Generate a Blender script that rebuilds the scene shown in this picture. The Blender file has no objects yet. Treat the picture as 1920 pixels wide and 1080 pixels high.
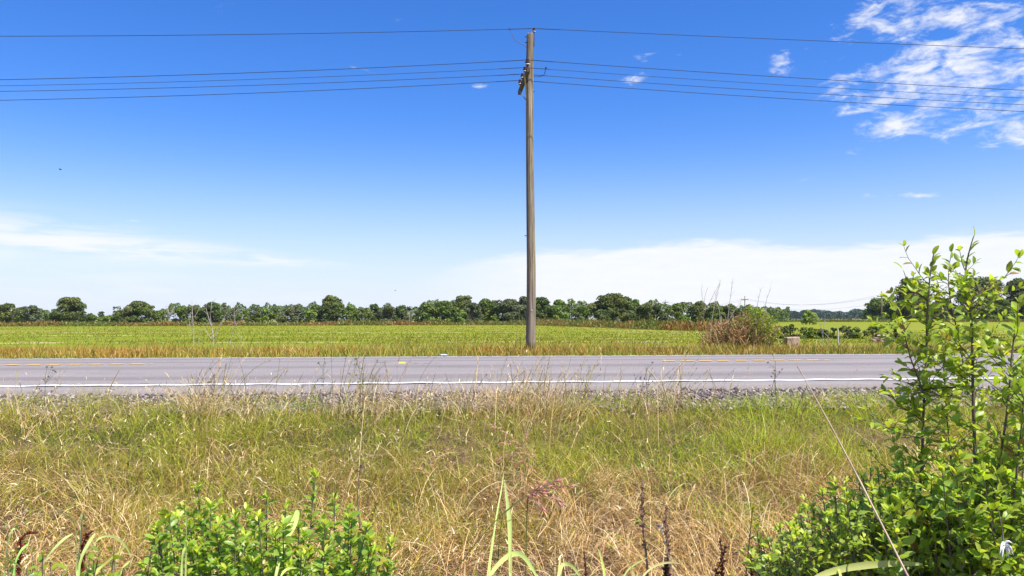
import bpy, math, random
import numpy as np
from mathutils import Vector, Matrix

# ------------------------------------------------------------------ camera, sky, sun, exposure
scene = bpy.context.scene
COL = scene.collection
F = 1500.0
PITCH = math.atan(57.0 / F)
ROLL = 0.0016
CAMZ = 0.87
SL = 0.08                                   # the road runs away slightly to the right
_fw = Vector((0, math.cos(PITCH), math.sin(PITCH)))
_up0 = Vector((0, -math.sin(PITCH), math.cos(PITCH)))
_rt0 = Vector((1, 0, 0))
CR = _rt0 * math.cos(ROLL) - _up0 * math.sin(ROLL)
CU = _up0 * math.cos(ROLL) + _rt0 * math.sin(ROLL)

cam_data = bpy.data.cameras.new("camera")
cam = bpy.data.objects.new("camera", cam_data)
COL.objects.link(cam)
cam_data.sensor_width = 36.0
cam_data.lens = 36.0 * F / 1920.0
cam_data.clip_start = 0.05
cam_data.clip_end = 20000
M = Matrix((( CR.x, CU.x, -_fw.x, 0), (CR.y, CU.y, -_fw.y, 0), (CR.z, CU.z, -_fw.z, CAMZ), (0, 0, 0, 1)))
cam.matrix_world = M
scene.camera = cam

SUN_EL = math.radians(60)
SUN_AZ = math.radians(126)                  # clockwise from +Y: to the right and a little behind the camera
world = bpy.data.worlds.new("World")
scene.world = world
world.use_nodes = True
wt = world.node_tree
for n in list(wt.nodes):
    wt.nodes.remove(n)


def N(tree, kind, **kw):
    n = tree.nodes.new(kind)
    for k, v in kw.items():
        setattr(n, k, v)
    return n


class G:
    """tiny helper for building math chains in a node tree"""
    def __init__(self, tree):
        self.t = tree

    def put(self, sock, val):
        if isinstance(val, (int, float)):
            sock.default_value = val
        elif isinstance(val, (tuple, list)):
            sock.default_value = val
        else:
            self.t.links.new(val, sock)

    def m(self, op, a, b=None, c=None, clamp=False):
        n = self.t.nodes.new('ShaderNodeMath')
        n.operation = op
        n.use_clamp = clamp
        self.put(n.inputs[0], a)
        if b is not None:
            self.put(n.inputs[1], b)
        if c is not None:
            self.put(n.inputs[2], c)
        return n.outputs[0]

    def ss(self, x, lo, hi):
        n = self.t.nodes.new('ShaderNodeMapRange')
        n.interpolation_type = 'SMOOTHSTEP'
        self.put(n.inputs['Value'], x)
        self.put(n.inputs['From Min'], lo)
        self.put(n.inputs['From Max'], hi)
        return n.outputs[0]

    def mix(self, fac, a, b, mode='MIX'):
        n = self.t.nodes.new('ShaderNodeMix')
        n.data_type = 'RGBA'
        n.blend_type = mode
        self.put(n.inputs[0], fac)
        self.put(n.inputs[6], a)
        self.put(n.inputs[7], b)
        return n.outputs[2]

    def vec(self, x, y, z):
        n = self.t.nodes.new('ShaderNodeCombineXYZ')
        for i, v in enumerate((x, y, z)):
            self.put(n.inputs[i], v)
        return n.outputs[0]

    def noise(self, vec, scale, detail=4, rough=0.55, dist=0.0):
        n = self.t.nodes.new('ShaderNodeTexNoise')
        if vec is not None:
            self.t.links.new(vec, n.inputs['Vector'])
        n.inputs['Scale'].default_value = scale
        n.inputs['Detail'].default_value = detail
        n.inputs['Roughness'].default_value = rough
        n.inputs['Distortion'].default_value = dist
        return n.outputs[0]


g = G(wt)
tc = N(wt, 'ShaderNodeTexCoord')
sep = N(wt, 'ShaderNodeSeparateXYZ')
wt.links.new(tc.outputs['Generated'], sep.inputs[0])
sx, sy, sz = sep.outputs
az = g.m('ARCTAN2', sx, sy)
el = g.m('ARCSINE', sz)
sky = N(wt, 'ShaderNodeTexSky', sky_type='NISHITA')
sky.sun_disc = False
sky.sun_elevation = SUN_EL
sky.sun_rotation = SUN_AZ
sky.altitude = 0
sky.air_density = 1.0
sky.dust_density = 0.3
sky.ozone_density = 2.5
hs = N(wt, 'ShaderNodeHueSaturation')
hs.inputs['Saturation'].default_value = 1.30
hs.inputs['Value'].default_value = 1.0
wt.links.new(sky.outputs[0], hs.inputs['Color'])
skycol = g.mix(1.0, hs.outputs[0], (0.63, 0.79, 1.17, 1), 'MULTIPLY')


def A_(px, py=300):
    return math.atan((px - 960) / F)


def E_(px, py):
    return math.atan((597 - py) / F * math.cos(A_(px)))


CW = (5.9, 6.0, 6.3, 1)       # sunlit cloud, in the sky's own radiance units
HW = (5.0, 5.4, 6.25, 1)
# milky air towards the horizon
hz = g.m('MULTIPLY', g.m('POWER', g.ss(el, 0.32, -0.02), 2.2), 0.97)
skycol = g.mix(hz, skycol, HW)
# cirrocumulus, upper right
az_el = g.vec(az, el, 0.0)
rot = N(wt, 'ShaderNodeMapping')
rot.inputs['Rotation'].default_value = (0, 0, math.radians(-11))
rot.inputs['Scale'].default_value = (1.0, 2.4, 1.0)
wt.links.new(az_el, rot.inputs['Vector'])
n1 = g.noise(rot.outputs[0], 25, 8, 0.62, 0.5)
n1b = g.noise(rot.outputs[0], 9, 3, 0.5, 0.2)
n1c = g.noise(rot.outputs[0], 95, 5, 0.6, 0.3)
nn = g.m('ADD', g.m('ADD', g.m('MULTIPLY', g.m('SUBTRACT', n1, .5), 1.15), g.m('MULTIPLY', g.m('SUBTRACT', n1b, .5), 0.6)), g.m('MULTIPLY', g.m('SUBTRACT', n1c, .5), 0.35))


def blob(px, py, rx, ry, amp):
    dx = g.m('DIVIDE', g.m('SUBTRACT', az, A_(px)), rx / F * math.cos(A_(px)) ** 2)
    dy = g.m('DIVIDE', g.m('SUBTRACT', el, E_(px, py)), ry / F * math.cos(A_(px)))
    r2 = g.m('ADD', g.m('MULTIPLY', dx, dx), g.m('MULTIPLY', dy, dy))
    return g.m('MULTIPLY', g.m('EXPONENT', g.m('MULTIPLY', r2, -1.0)), amp)


cov = None
for b in [(1670, 22, 120, 42, 0.44), (1745, 120, 120, 50, 0.50), (1745, 165, 160, 50, 0.46), (1790, 228, 150, 28, 0.60),
          (1900, 235, 110, 34, 0.42), (1890, 28, 130, 48, 0.52), (1890, 120, 100, 52, 0.42), (2040, 120, 150, 130, 0.5),
          (1465, 112, 28, 34, 0.36), (1180, 146, 50, 12, 0.30), (1600, 155, 80, 20, 0.40), (1600, 200, 54, 18, 0.36),
          (1600, 285, 40, 14, 0.33), (1510, 338, 36, 8, 0.36), (1695, 368, 80, 11, 0.46), (905, 158, 30, 7, 0.36),
          (1225, 98, 60, 10, 0.27), (245, 412, 38, 5, 0.36), (1890, 268, 60, 16, 0.30), (1772, 62, 55, 15, -.40), (1650, 95, 45, 14, -.35), (1835, 118, 60, 9, -.30), (1830, 196, 60, 9, -.28), (1900, 75, 40, 8, -.22), (1690, 200, 40, 9, -.25)]:
    q = blob(*b)
    cov = q if cov is None else g.m('ADD', cov, q)
c1 = g.ss(g.m('ADD', g.m('MINIMUM', cov, 0.44), nn), 0.24, 0.70)
c1 = g.m('MULTIPLY', c1, 0.93)
# low white bank on the right and centre
st = N(wt, 'ShaderNodeMapping')
st.inputs['Scale'].default_value = (1.0, 6.0, 1.0)
wt.links.new(az_el, st.inputs['Vector'])
n2 = g.noise(st.outputs[0], 7, 5, 0.55, 0.2)
n2f = g.noise(st.outputs[0], 22, 5, 0.6, 0.3)
fc = N(wt, 'ShaderNodeFloatCurve')
cm = fc.mapping
pts = [(300, 560), (620, 540), (800, 514), (900, 484), (1010, 470), (1150, 464), (1300, 452), (1420, 450), (1600, 457), (1760, 444), (1930, 430)]
lo_a, hi_a = A_(0), A_(1930)
cv = cm.curves[0]
cxy = [((A_(p) - lo_a) / (hi_a - lo_a), E_(p, y) / 0.2) for p, y in pts]
cv.points[0].location = (0.0, 0.02)
cv.points[1].location = cxy[-1]
for x, y in cxy[:-1]:
    cv.points.new(x, y)
cm.update()
wt.links.new(g.m('DIVIDE', g.m('SUBTRACT', az, lo_a), hi_a - lo_a), fc.inputs['Value'])
edge = g.m('MULTIPLY', fc.outputs[0], 0.2)
edge = g.m('ADD', edge, g.m('ADD', g.m('MULTIPLY', g.m('SUBTRACT', n2, 0.5), 0.024), g.m('MULTIPLY', g.m('SUBTRACT', n2f, 0.5), 0.016)))
dd = g.m('SUBTRACT', edge, el)
c2 = g.m('MULTIPLY', g.ss(dd, -0.004, 0.010), g.ss(az, A_(700), A_(1080)))
c2 = g.m('MULTIPLY', c2, g.m('ADD', 0.50, g.m('MULTIPLY', n2f, 0.75)), clamp=True)
# long thin streak low on the left
ctr = g.m('ADD', E_(0, 440), g.m('MULTIPLY', g.m('SUBTRACT', az, A_(0)), (E_(640, 497) - E_(0, 440)) / (A_(640) - A_(0))))
thick = g.m('ADD', 0.004, g.m('MULTIPLY', g.ss(az, A_(700), A_(-100)), 0.019))
dy = g.m('DIVIDE', g.m('SUBTRACT', el, ctr), thick)
st2 = N(wt, 'ShaderNodeMapping')
st2.inputs['Rotation'].default_value = (0, 0, math.radians(7))
st2.inputs['Scale'].default_value = (1.0, 9.0, 1.0)
wt.links.new(az_el, st2.inputs['Vector'])
n3 = g.noise(st2.outputs[0], 9, 6, 0.6, 0.3)
c3 = g.m('MULTIPLY', g.m('EXPONENT', g.m('MULTIPLY', g.m('MULTIPLY', dy, dy), -1.0)), g.ss(n3, 0.30, 0.62))
c3 = g.m('MULTIPLY', c3, g.m('MULTIPLY', g.ss(az, A_(720), A_(430)), 0.92))
dy2 = g.m('DIVIDE', g.m('SUBTRACT', el, g.m('SUBTRACT', ctr, 0.042)), 0.020)
c4 = g.m('MULTIPLY', g.m('EXPONENT', g.m('MULTIPLY', g.m('MULTIPLY', dy2, dy2), -1.0)), g.ss(n3, 0.42, 0.70))
c4 = g.m('MULTIPLY', c4, g.m('MULTIPLY', g.ss(az, A_(900), A_(500)), 0.30))
skycol = g.mix(c3, skycol, CW)
skycol = g.mix(c4, skycol, CW)
skycol = g.mix(c2, skycol, CW)
skycol = g.mix(c1, skycol, CW)
bg = N(wt, 'ShaderNodeBackground')
bg.inputs['Strength'].default_value = 0.105
wt.links.new(skycol, bg.inputs['Color'])
wo = N(wt, 'ShaderNodeOutputWorld')
wt.links.new(bg.outputs[0], wo.inputs[0])

sun_data = bpy.data.lights.new("sun", 'SUN')
sun_data.energy = 5.0
sun_data.angle = math.radians(0.5)
sun_data.color = (1.0, 0.955, 0.88)
sun = bpy.data.objects.new("sun", sun_data)
COL.objects.link(sun)
SUN_DIR = Vector((math.cos(SUN_EL) * math.sin(SUN_AZ), math.cos(SUN_EL) * math.cos(SUN_AZ), math.sin(SUN_EL)))
sun.rotation_euler = SUN_DIR.to_track_quat('Z', 'Y').to_euler()
scene.view_settings.view_transform = 'Standard'
scene.view_settings.look = 'None'
scene.view_settings.exposure = 0.66
scene.view_settings.gamma = 1.0
scene.view_settings.use_curve_mapping = False
scene.render.film_transparent = False
try:
    scene.cycles.max_bounces = 8
    scene.cycles.transparent_max_bounces = 8
except Exception:
    pass


# ------------------------------------------------------------------ helpers
def P(px, py, Y):
    """point at depth Y seen at pixel (px, py) of the photograph"""
    d = _fw * F + CR * (px - 960) + CU * (540 - py)
    return Vector((0, 0, CAMZ)) + d * (Y / d.y)


PROF_V = np.array([-1e5, 3.5, 5.5, 7.2, 8.7, 9.5, 10.0, 10.3, 14.2, 18.2, 18.55, 20.5, 23.0, 26.0, 29.0, 1e5])
PROF_Z = np.array([-.75, -.75, -.68, -.42, -.16, -.085, -.06, -.05, .03, -.05, -.045, -.09, -.12, -.25, -.40, -.40])


def vnoise(x, y, scale, seed=0):
    rs = np.random.RandomState(seed)
    tab = rs.rand(64, 64)
    u = np.asarray(x, float) / scale + 1000
    w = np.asarray(y, float) / scale + 1000
    iu = np.floor(u).astype(int); iw = np.floor(w).astype(int)
    fu = u - iu; fw = w - iw
    fu = fu * fu * (3 - 2 * fu); fw = fw * fw * (3 - 2 * fw)
    a = tab[iu % 64, iw % 64]; b = tab[(iu + 1) % 64, iw % 64]
    c = tab[iu % 64, (iw + 1) % 64]; d = tab[(iu + 1) % 64, (iw + 1) % 64]
    return (a * (1 - fu) + b * fu) * (1 - fw) + (c * (1 - fu) + d * fu) * fw


def ground_z(X, Y):
    v = np.asarray(Y, float) - SL * np.asarray(X, float)
    z = np.interp(v, PROF_V, PROF_Z)
    bump = (vnoise(X, Y, 0.9, 5) - .5) * 0.10
    return z + bump * np.clip((8.6 - v) / 1.5, 0, 1)


def gz(X, Y):
    return float(ground_z(X, Y))


def Gp(px, Y):
    p = P(px, 597, Y)
    return Vector((p.x, Y, gz(p.x, Y)))


def tag(o, label, cat, group=None, kind=None):
    o['label'] = label
    o['category'] = cat
    if group:
        o['group'] = group
    if kind:
        o['kind'] = kind
    return o


def empty(name, loc, label, cat, group=None):
    o = bpy.data.objects.new(name, None)
    COL.objects.link(o)
    o.location = loc
    o.empty_display_size = 0.1
    tag(o, label, cat, group)
    return o


def link(name, me, mats, parent=None, origin=None):
    if not isinstance(mats, (list, tuple)):
        mats = [mats]
    for m_ in mats:
        me.materials.append(m_)
    o = bpy.data.objects.new(name, me)
    COL.objects.link(o)
    if parent is not None:
        o.parent = parent
    return o


def np_mesh(name, verts, faces, mats, parent=None, col=None, smooth=False, off=None):
    """mesh from numpy arrays; faces is (M,k); verts in world space, off = origin of the parent thing"""
    verts = np.asarray(verts, np.float32)
    if off is not None:
        verts = verts - np.asarray(off, np.float32)
    faces = np.asarray(faces, np.int32)
    k = faces.shape[1]
    me = bpy.data.meshes.new(name)
    me.vertices.add(len(verts))
    me.vertices.foreach_set('co', verts.ravel())
    me.loops.add(faces.size)
    me.loops.foreach_set('vertex_index', faces.ravel())
    me.polygons.add(len(faces))
    me.polygons.foreach_set('loop_start', np.arange(0, faces.size, k, dtype=np.int32))
    if smooth:
        me.polygons.foreach_set('use_smooth', np.ones(len(faces), bool))
    if col is not None:
        at = me.color_attributes.new('tint', 'FLOAT_COLOR', 'POINT')
        c = np.ones((len(verts), 4), np.float32)
        c[:, :3] = col
        at.data.foreach_set('color', c.ravel())
    me.update(calc_edges=True)
    return link(name, me, mats, parent)


class MB:
    def __init__(self):
        self.v = []; self.f = []; self.c = []

    def add(self, vs, fs, col=None):
        o = len(self.v)
        self.v += [tuple(x) for x in vs]
        self.f += [tuple(i + o for i in f) for f in fs]
        self.c += [col or (1, 1, 1)] * len(vs)

    def box(self, c, s, rot=None, jit=0, rnd=None):
        vs = []
        for x in (-.5, .5):
            for y in (-.5, .5):
                for z in (-.5, .5):
                    p = Vector((x * s[0], y * s[1], z * s[2]))
                    if jit:
                        p += Vector((rnd.uniform(-jit, jit), rnd.uniform(-jit, jit), rnd.uniform(-jit, jit)))
                    if rot:
                        p = rot @ p
                    vs.append(p + Vector(c))
        self.add(vs, [(0, 1, 3, 2), (4, 6, 7, 5), (0, 4, 5, 1), (2, 3, 7, 6), (0, 2, 6, 4), (1, 5, 7, 3)])

    def tube(self, pts, radii, sides=6, cap=True, col=None):
        pts = [Vector(p) for p in pts]
        n = len(pts)
        if not isinstance(radii, (list, tuple)):
            radii = [radii] * n
        vs = []; fs = []
        ref = None
        for i, p in enumerate(pts):
            t = (pts[min(i + 1, n - 1)] - pts[max(i - 1, 0)])
            t = t.normalized() if t.length > 1e-9 else Vector((0, 0, 1))
            if ref is None:
                ref = Vector((1, 0, 0)) if abs(t.x) < .8 else Vector((0, 1, 0))
            a = (ref - t * ref.dot(t)).normalized()
            ref = a
            b = t.cross(a)
            for k in range(sides):
                th = 2 * math.pi * k / sides
                vs.append(p + (a * math.cos(th) + b * math.sin(th)) * radii[i])
        for i in range(n - 1):
            for k in range(sides):
                k2 = (k + 1) % sides
                fs.append((i * sides + k, i * sides + k2, (i + 1) * sides + k2, (i + 1) * sides + k))
        if cap:
            fs.append(tuple(range(sides))[::-1])
            fs.append(tuple((n - 1) * sides + k for k in range(sides)))
        self.add(vs, fs, col)

    def lathe(self, base, axis, prof, sides=16):
        axis = Vector(axis).normalized()
        pts = [Vector(base) + axis * h for r, h in prof]
        a = axis.orthogonal().normalized(); b = axis.cross(a)
        vs = []; fs = []
        for (r, h), p in zip(prof, pts):
            for k in range(sides):
                th = 2 * math.pi * k / sides
                vs.append(p + (a * math.cos(th) + b * math.sin(th)) * r)
        for i in range(len(prof) - 1):
            for k in range(sides):
                k2 = (k + 1) % sides
                fs.append((i * sides + k, i * sides + k2, (i + 1) * sides + k2, (i + 1) * sides + k))
        fs.append(tuple(range(sides))[::-1]); fs.append(tuple((len(prof) - 1) * sides + k for k in range(sides)))
        self.add(vs, fs)

    def build(self, name, mats, parent=None, off=None, smooth=False, tint=False):
        off = Vector(off) if off is not None else Vector((0, 0, 0))
        me = bpy.data.meshes.new(name)
        me.from_pydata([tuple(Vector(x) - off) for x in self.v], [], self.f)
        if smooth:
            me.polygons.foreach_set('use_smooth', [True] * len(me.polygons))
        if tint:
            at = me.color_attributes.new('tint', 'FLOAT_COLOR', 'POINT')
            c = np.ones((len(self.v), 4), np.float32); c[:, :3] = np.array(self.c)
            at.data.foreach_set('color', c.ravel())
        me.update()
        return link(name, me, mats, parent)


# ------------------------------------------------------------------ materials
def mat_base(name):
    m_ = bpy.data.materials.new(name)
    m_.use_nodes = True
    t = m_.node_tree
    for n in list(t.nodes):
        t.nodes.remove(n)
    out = N(t, 'ShaderNodeOutputMaterial')
    return m_, t, G(t), out


def principled(t, out=None):
    b = N(t, 'ShaderNodeBsdfPrincipled')
    if out is not None:
        t.links.new(b.outputs[0], out.inputs[0])
    return b


def simple(name, col, rough=.6, metal=0.0, var=0.25, scale=30.0, bump=0.0, stretch=None, spec=0.5):
    m_, t, gg, out = mat_base(name)
    b = principled(t, out)
    co = N(t, 'ShaderNodeTexCoord')
    vec = co.outputs['Object']
    if stretch:
        mp = N(t, 'ShaderNodeMapping')
        mp.inputs['Scale'].default_value = stretch
        t.links.new(vec, mp.inputs['Vector'])
        vec = mp.outputs[0]
    n = gg.noise(vec, scale, 5, .6)
    lo = tuple(c * (1 - var) for c in col) + (1,)
    hi = tuple(min(1, c * (1 + var)) for c in col) + (1,)
    gg.put(b.inputs['Base Color'], gg.mix(gg.ss(n, .3, .7), lo, hi))
    b.inputs['Roughness'].default_value = rough
    b.inputs['Metallic'].default_value = metal
    b.inputs['Specular IOR Level'].default_value = spec
    if bump:
        bn = N(t, 'ShaderNodeBump')
        bn.inputs['Strength'].default_value = bump
        bn.inputs['Distance'].default_value = 0.01
        t.links.new(n, bn.inputs['Height'])
        t.links.new(bn.outputs[0], b.inputs['Normal'])
    return m_


def tinted(name, gain=(1, 1, 1), trans=.3, rough=.6, tgain=(1.1, 1.15, .6), spec=.3):
    """leaf or blade: colour per leaf from the mesh, light passes through"""
    m_, t, gg, out = mat_base(name)
    b = principled(t)
    a = N(t, 'ShaderNodeAttribute')
    a.attribute_name = 'tint'
    c = gg.mix(1.0, a.outputs['Color'], gain + (1,), 'MULTIPLY')
    gg.put(b.inputs['Base Color'], c)
    b.inputs['Roughness'].default_value = rough
    b.inputs['Specular IOR Level'].default_value = spec
    tr = N(t, 'ShaderNodeBsdfTranslucent')
    gg.put(tr.inputs['Color'], gg.mix(1.0, c, tgain + (1,), 'MULTIPLY'))
    mx = N(t, 'ShaderNodeMixShader')
    mx.inputs[0].default_value = trans
    t.links.new(b.outputs[0], mx.inputs[1])
    t.links.new(tr.outputs[0], mx.inputs[2])
    t.links.new(mx.outputs[0], out.inputs[0])
    return m_


M_grass = tinted('grass_blade', trans=.35, rough=.55)
M_straw = tinted('dry_straw', trans=.14, rough=.55, tgain=(1.1, 1.0, .8))
M_leaf = tinted('broad_leaf', trans=.46, rough=.38, tgain=(1.3, 1.35, .55), spec=.45)
M_blade = tinted('broad_grass_leaf', trans=.35, rough=.45, tgain=(1.1, 1.15, .6), spec=.25)
M_crown = tinted('tree_foliage', trans=.22, rough=.6)
M_bark = simple('bark', (.16, .125, .10), .9, var=.4, scale=8, bump=.6, stretch=(3, 3, .6))
M_dead = simple('bleached_dead_wood', (.46, .39, .33), .85, var=.3, scale=12, stretch=(2, 2, .5))
M_twig = simple('red_brown_twig', (.12, .07, .05), .7, var=.35, scale=40)
M_stemg = simple('grey_green_stem', (.15, .115, .075), .7, var=.35, scale=40)
M_deadtwig = simple('brown_dead_twig', (.36, .215, .085), .9, var=.35, scale=5)

# ground
M_ground, t, gg, out = mat_base('dry_litter_soil')
b = principled(t, out)
co = N(t, 'ShaderNodeTexCoord')
n_a = gg.noise(co.outputs['Object'], 1.4, 4, .6)
n_b = gg.noise(co.outputs['Object'], 38, 6, .7, .5)
sp = N(t, 'ShaderNodeSeparateXYZ'); t.links.new(co.outputs['Object'], sp.inputs[0])
vv = gg.m('SUBTRACT', sp.outputs[1], gg.m('MULTIPLY', sp.outputs[0], SL))
litter = gg.mix(gg.ss(n_b, .3, .7), (.05, .028, .014, 1), (.25, .165, .095, 1))
green = gg.mix(gg.ss(n_b, .3, .7), (.03, .032, .008, 1), (.12, .125, .03, 1))
gfac = gg.m('MULTIPLY', gg.ss(n_a, .35, .65), gg.ss(vv, 4.5, 7.5))
near = gg.mix(gfac, litter, green)
n_c = gg.noise(co.outputs['Object'], .05, 4, .6)
far = gg.mix(gg.ss(n_c, .35, .65), (.17, .20, .03, 1), (.30, .25, .08, 1))
gg.put(b.inputs['Base Color'], gg.mix(gg.ss(vv, 24, 40), near, far))
b.inputs['Roughness'].default_value = .95
b.inputs['Specular IOR Level'].default_value = .1
bn = N(t, 'ShaderNodeBump'); bn.inputs['Strength'].default_value = .7; bn.inputs['Distance'].default_value = .03
t.links.new(n_b, bn.inputs['Height']); t.links.new(bn.outputs[0], b.inputs['Normal'])

# asphalt
M_road, t, gg, out = mat_base('worn_asphalt')
b = principled(t, out)
co = N(t, 'ShaderNodeTexCoord')
sp = N(t, 'ShaderNodeSeparateXYZ'); t.links.new(co.outputs['Object'], sp.inputs[0])
vv = gg.m('SUBTRACT', sp.outputs[1], gg.m('MULTIPLY', sp.outputs[0], SL))
n_f = gg.noise(co.outputs['Object'], 130, 3, .7)
mp = N(t, 'ShaderNodeMapping'); mp.inputs['Scale'].default_value = (.18, 2.2, 1)
mp.inputs['Rotation'].default_value = (0, 0, -math.atan(SL))
t.links.new(co.outputs['Object'], mp.inputs['Vector'])
n_s = gg.noise(mp.outputs[0], 1.0, 5, .6, .2)
n_l = gg.noise(co.outputs['Object'], .7, 5, .65)
# wheel tracks: two darker bands in each lane
w = gg.m('ABSOLUTE', gg.m('SUBTRACT', gg.m('ABSOLUTE', gg.m('SUBTRACT', vv, 14.2)), 1.75))
track = gg.ss(gg.m('ABSOLUTE', gg.m('SUBTRACT', w, .85)), .5, .05)
base = gg.mix(gg.ss(n_f, .3, .7), (.175, .153, .140, 1), (.325, .284, .262, 1))
base = gg.mix(gg.m('MULTIPLY', track, .55), base, (.15, .128, .120, 1))
base = gg.mix(gg.m('MULTIPLY', gg.ss(n_s, .45, .75), .35), base, (.36, .315, .295, 1))
base = gg.mix(gg.m('MULTIPLY', gg.ss(n_l, .55, .8), .25), base, (.15, .14, .145, 1))
vor = N(t, 'ShaderNodeTexVoronoi', feature='DISTANCE_TO_EDGE'); vor.inputs['Scale'].default_value = .55
mpv = N(t, 'ShaderNodeMapping'); mpv.inputs['Scale'].default_value = (.5, 1.6, 1)
nd = N(t, 'ShaderNodeVectorMath', operation='MULTIPLY_ADD')
nz3 = N(t, 'ShaderNodeTexNoise'); nz3.inputs['Scale'].default_value = 2.0; nz3.inputs['Detail'].default_value = 5
t.links.new(co.outputs['Object'], nz3.inputs['Vector'])
t.links.new(nz3.outputs['Color'], nd.inputs[0]); nd.inputs[1].default_value = (.7, .7, .7); t.links.new(co.outputs['Object'], nd.inputs[2])
t.links.new(nd.outputs[0], mpv.inputs['Vector']); t.links.new(mpv.outputs[0], vor.inputs['Vector'])
crk = gg.m('MULTIPLY', gg.ss(vor.outputs['Distance'], .014, .003), gg.ss(n_l, .46, .60))
base = gg.mix(gg.m('MULTIPLY', crk, .6), base, (.07, .06, .055, 1))
n_st = gg.noise(co.outputs['Object'], 3.1, 5, .7)
base = gg.mix(gg.m('MULTIPLY', gg.ss(n_st, .60, .72), .35), base, (.12, .105, .095, 1))
# newer paler asphalt on the narrow shoulder outside the edge line
gg.put(b.inputs['Base Color'], base)
b.inputs['Roughness'].default_value = .85
b.inputs['Specular IOR Level'].default_value = .3
bn = N(t, 'ShaderNodeBump'); bn.inputs['Strength'].default_value = .5; bn.inputs['Distance'].default_value = .006
t.links.new(n_f, bn.inputs['Height']); t.links.new(bn.outputs[0], b.inputs['Normal'])


def paint(name, col):
    m_, t, gg, out = mat_base(name)
    b = principled(t, out)
    co = N(t, 'ShaderNodeTexCoord')
    n = gg.noise(co.outputs['Object'], 22, 6, .75)
    n2_ = gg.noise(co.outputs['Object'], 2.2, 4, .6)
    wear = gg.m('MULTIPLY', gg.ss(gg.m('ADD', n, gg.m('MULTIPLY', n2_, .5)), .76, .95), .8)
    gg.put(b.inputs['Base Color'], gg.mix(wear, col + (1,), (.28, .26, .26, 1)))
    b.inputs['Roughness'].default_value = .6
    return m_


M_white = paint('worn_white_paint', (.80, .78, .75))
M_yellow = paint('worn_yellow_paint', (.78, .47, .10))

# crop field
M_field, t, gg, out = mat_base('young_crop')
b = principled(t, out)
co = N(t, 'ShaderNodeTexCoord')
mp = N(t, 'ShaderNodeMapping'); mp.inputs['Rotation'].default_value = (0, 0, math.radians(-12))
t.links.new(co.outputs['Object'], mp.inputs['Vector'])
wv = N(t, 'ShaderNodeTexWave'); wv.inputs['Scale'].default_value = .35; wv.inputs['Distortion'].default_value = 1.2
wv.inputs['Detail'].default_value = 2
t.links.new(mp.outputs[0], wv.inputs['Vector'])
mp2 = N(t, 'ShaderNodeMapping'); mp2.inputs['Scale'].default_value = (.10, 1.0, 1)
t.links.new(co.outputs['Object'], mp2.inputs['Vector'])
n_l = gg.noise(mp2.outputs[0], .22, 5, .6)
n_m = gg.noise(co.outputs['Object'], .35, 5, .65)
n_f = gg.noise(co.outputs['Object'], 6, 4, .7)
c = gg.mix(gg.ss(n_l, .35, .65), (.165, .215, .008, 1), (.26, .245, .015, 1))
c = gg.mix(gg.m('MULTIPLY', wv.outputs['Fac'], .12), c, (.12, .17, .010, 1))
c = gg.mix(gg.m('MULTIPLY', gg.ss(n_m, .50, .75), .55), c, (.33, .29, .05, 1))
c = gg.mix(gg.m('MULTIPLY', gg.ss(n_f, .5, .8), .4), c, (.10, .15, .02, 1))
sp = N(t, 'ShaderNodeSeparateXYZ'); t.links.new(co.outputs['Object'], sp.inputs[0])
bare = gg.m('MULTIPLY', gg.ss(gg.m('ADD', n_l, gg.m('MULTIPLY', n_m, .35)), .745, .79), gg.ss(sp.outputs[1], 120, 45))
c = gg.mix(gg.m('MULTIPLY', bare, .8), c, (.50, .38, .22, 1))
gg.put(b.inputs['Base Color'], c)
b.inputs['Roughness'].default_value = .9
b.inputs['Specular IOR Level'].default_value = .1

M_gravel = simple('gravel_bed', (.17, .135, .125), .9, var=.5, scale=60, bump=.8)
M_stone = tinted('gravel_stone', trans=0.0, rough=.85)

# ------------------------------------------------------------------ ground, field, road
Xl = np.concatenate([[-6000, -3000, -1500, -800, -400, -200, -100, -60, -40, -28, -20], np.arange(-15, 15.1, .3), [20, 28, 40, 60, 100, 200, 400, 800, 1500, 3000, 6000]])
Vl = np.concatenate([[-900, -300, -80, -20, -6, -2], np.arange(0, 9.75, .25), [9.75, 10.0, 10.3, 14.2, 18.2, 18.55, 19.5, 20.5, 21.7, 23, 24.5, 26, 27.5, 29, 33, 40, 55, 80, 120, 200, 350, 600, 1000, 2000, 4000, 9000]])


def sheet(name, Xs, Vs, zf, mat, skew=SL, parent=None):
    XX, VV = np.meshgrid(Xs, Vs)
    YY = VV + skew * np.clip(XX, -1500, 1500)
    ZZ = zf(XX, YY, VV)
    nx, ny = len(Xs), len(Vs)
    vs = np.stack([XX, YY, ZZ], -1).reshape(-1, 3)
    i = np.arange(nx * ny).reshape(ny, nx)
    fs = np.stack([i[:-1, :-1], i[:-1, 1:], i[1:, 1:], i[1:, :-1]], -1).reshape(-1, 4)
    return np_mesh(name, vs, fs, mat, parent, smooth=True)


gr = sheet('ground', Xl, Vl, lambda X, Y, V: ground_z(X, V + SL * X) if False else np.interp(V, PROF_V, PROF_Z) + (vnoise(X, Y, .9, 5) - .5) * .10 * np.clip((8.6 - V) / 1.5, 0, 1), M_ground)
tag(gr, 'flat dry ground under the grass and out to the horizon', 'ground', kind='structure')
fl = sheet('crop_field', np.concatenate([[-1200, -600, -300, -150], np.arange(-100, 101, 10), [150, 300, 600, 1200]]), np.array([27.5, 29, 33, 40, 55, 80, 120, 200, 330.]),
           lambda X, Y, V: np.interp(V, PROF_V, PROF_Z) + .02, M_field)
tag(fl, 'flat field of young bright green crop beyond the road', 'field', kind='structure')


def road_z(v):
    d = abs(v - 14.2)
    d = math.sqrt(d * d + .35 * .35) - .2
    return .10 * (1 - d / 4.35)


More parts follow.
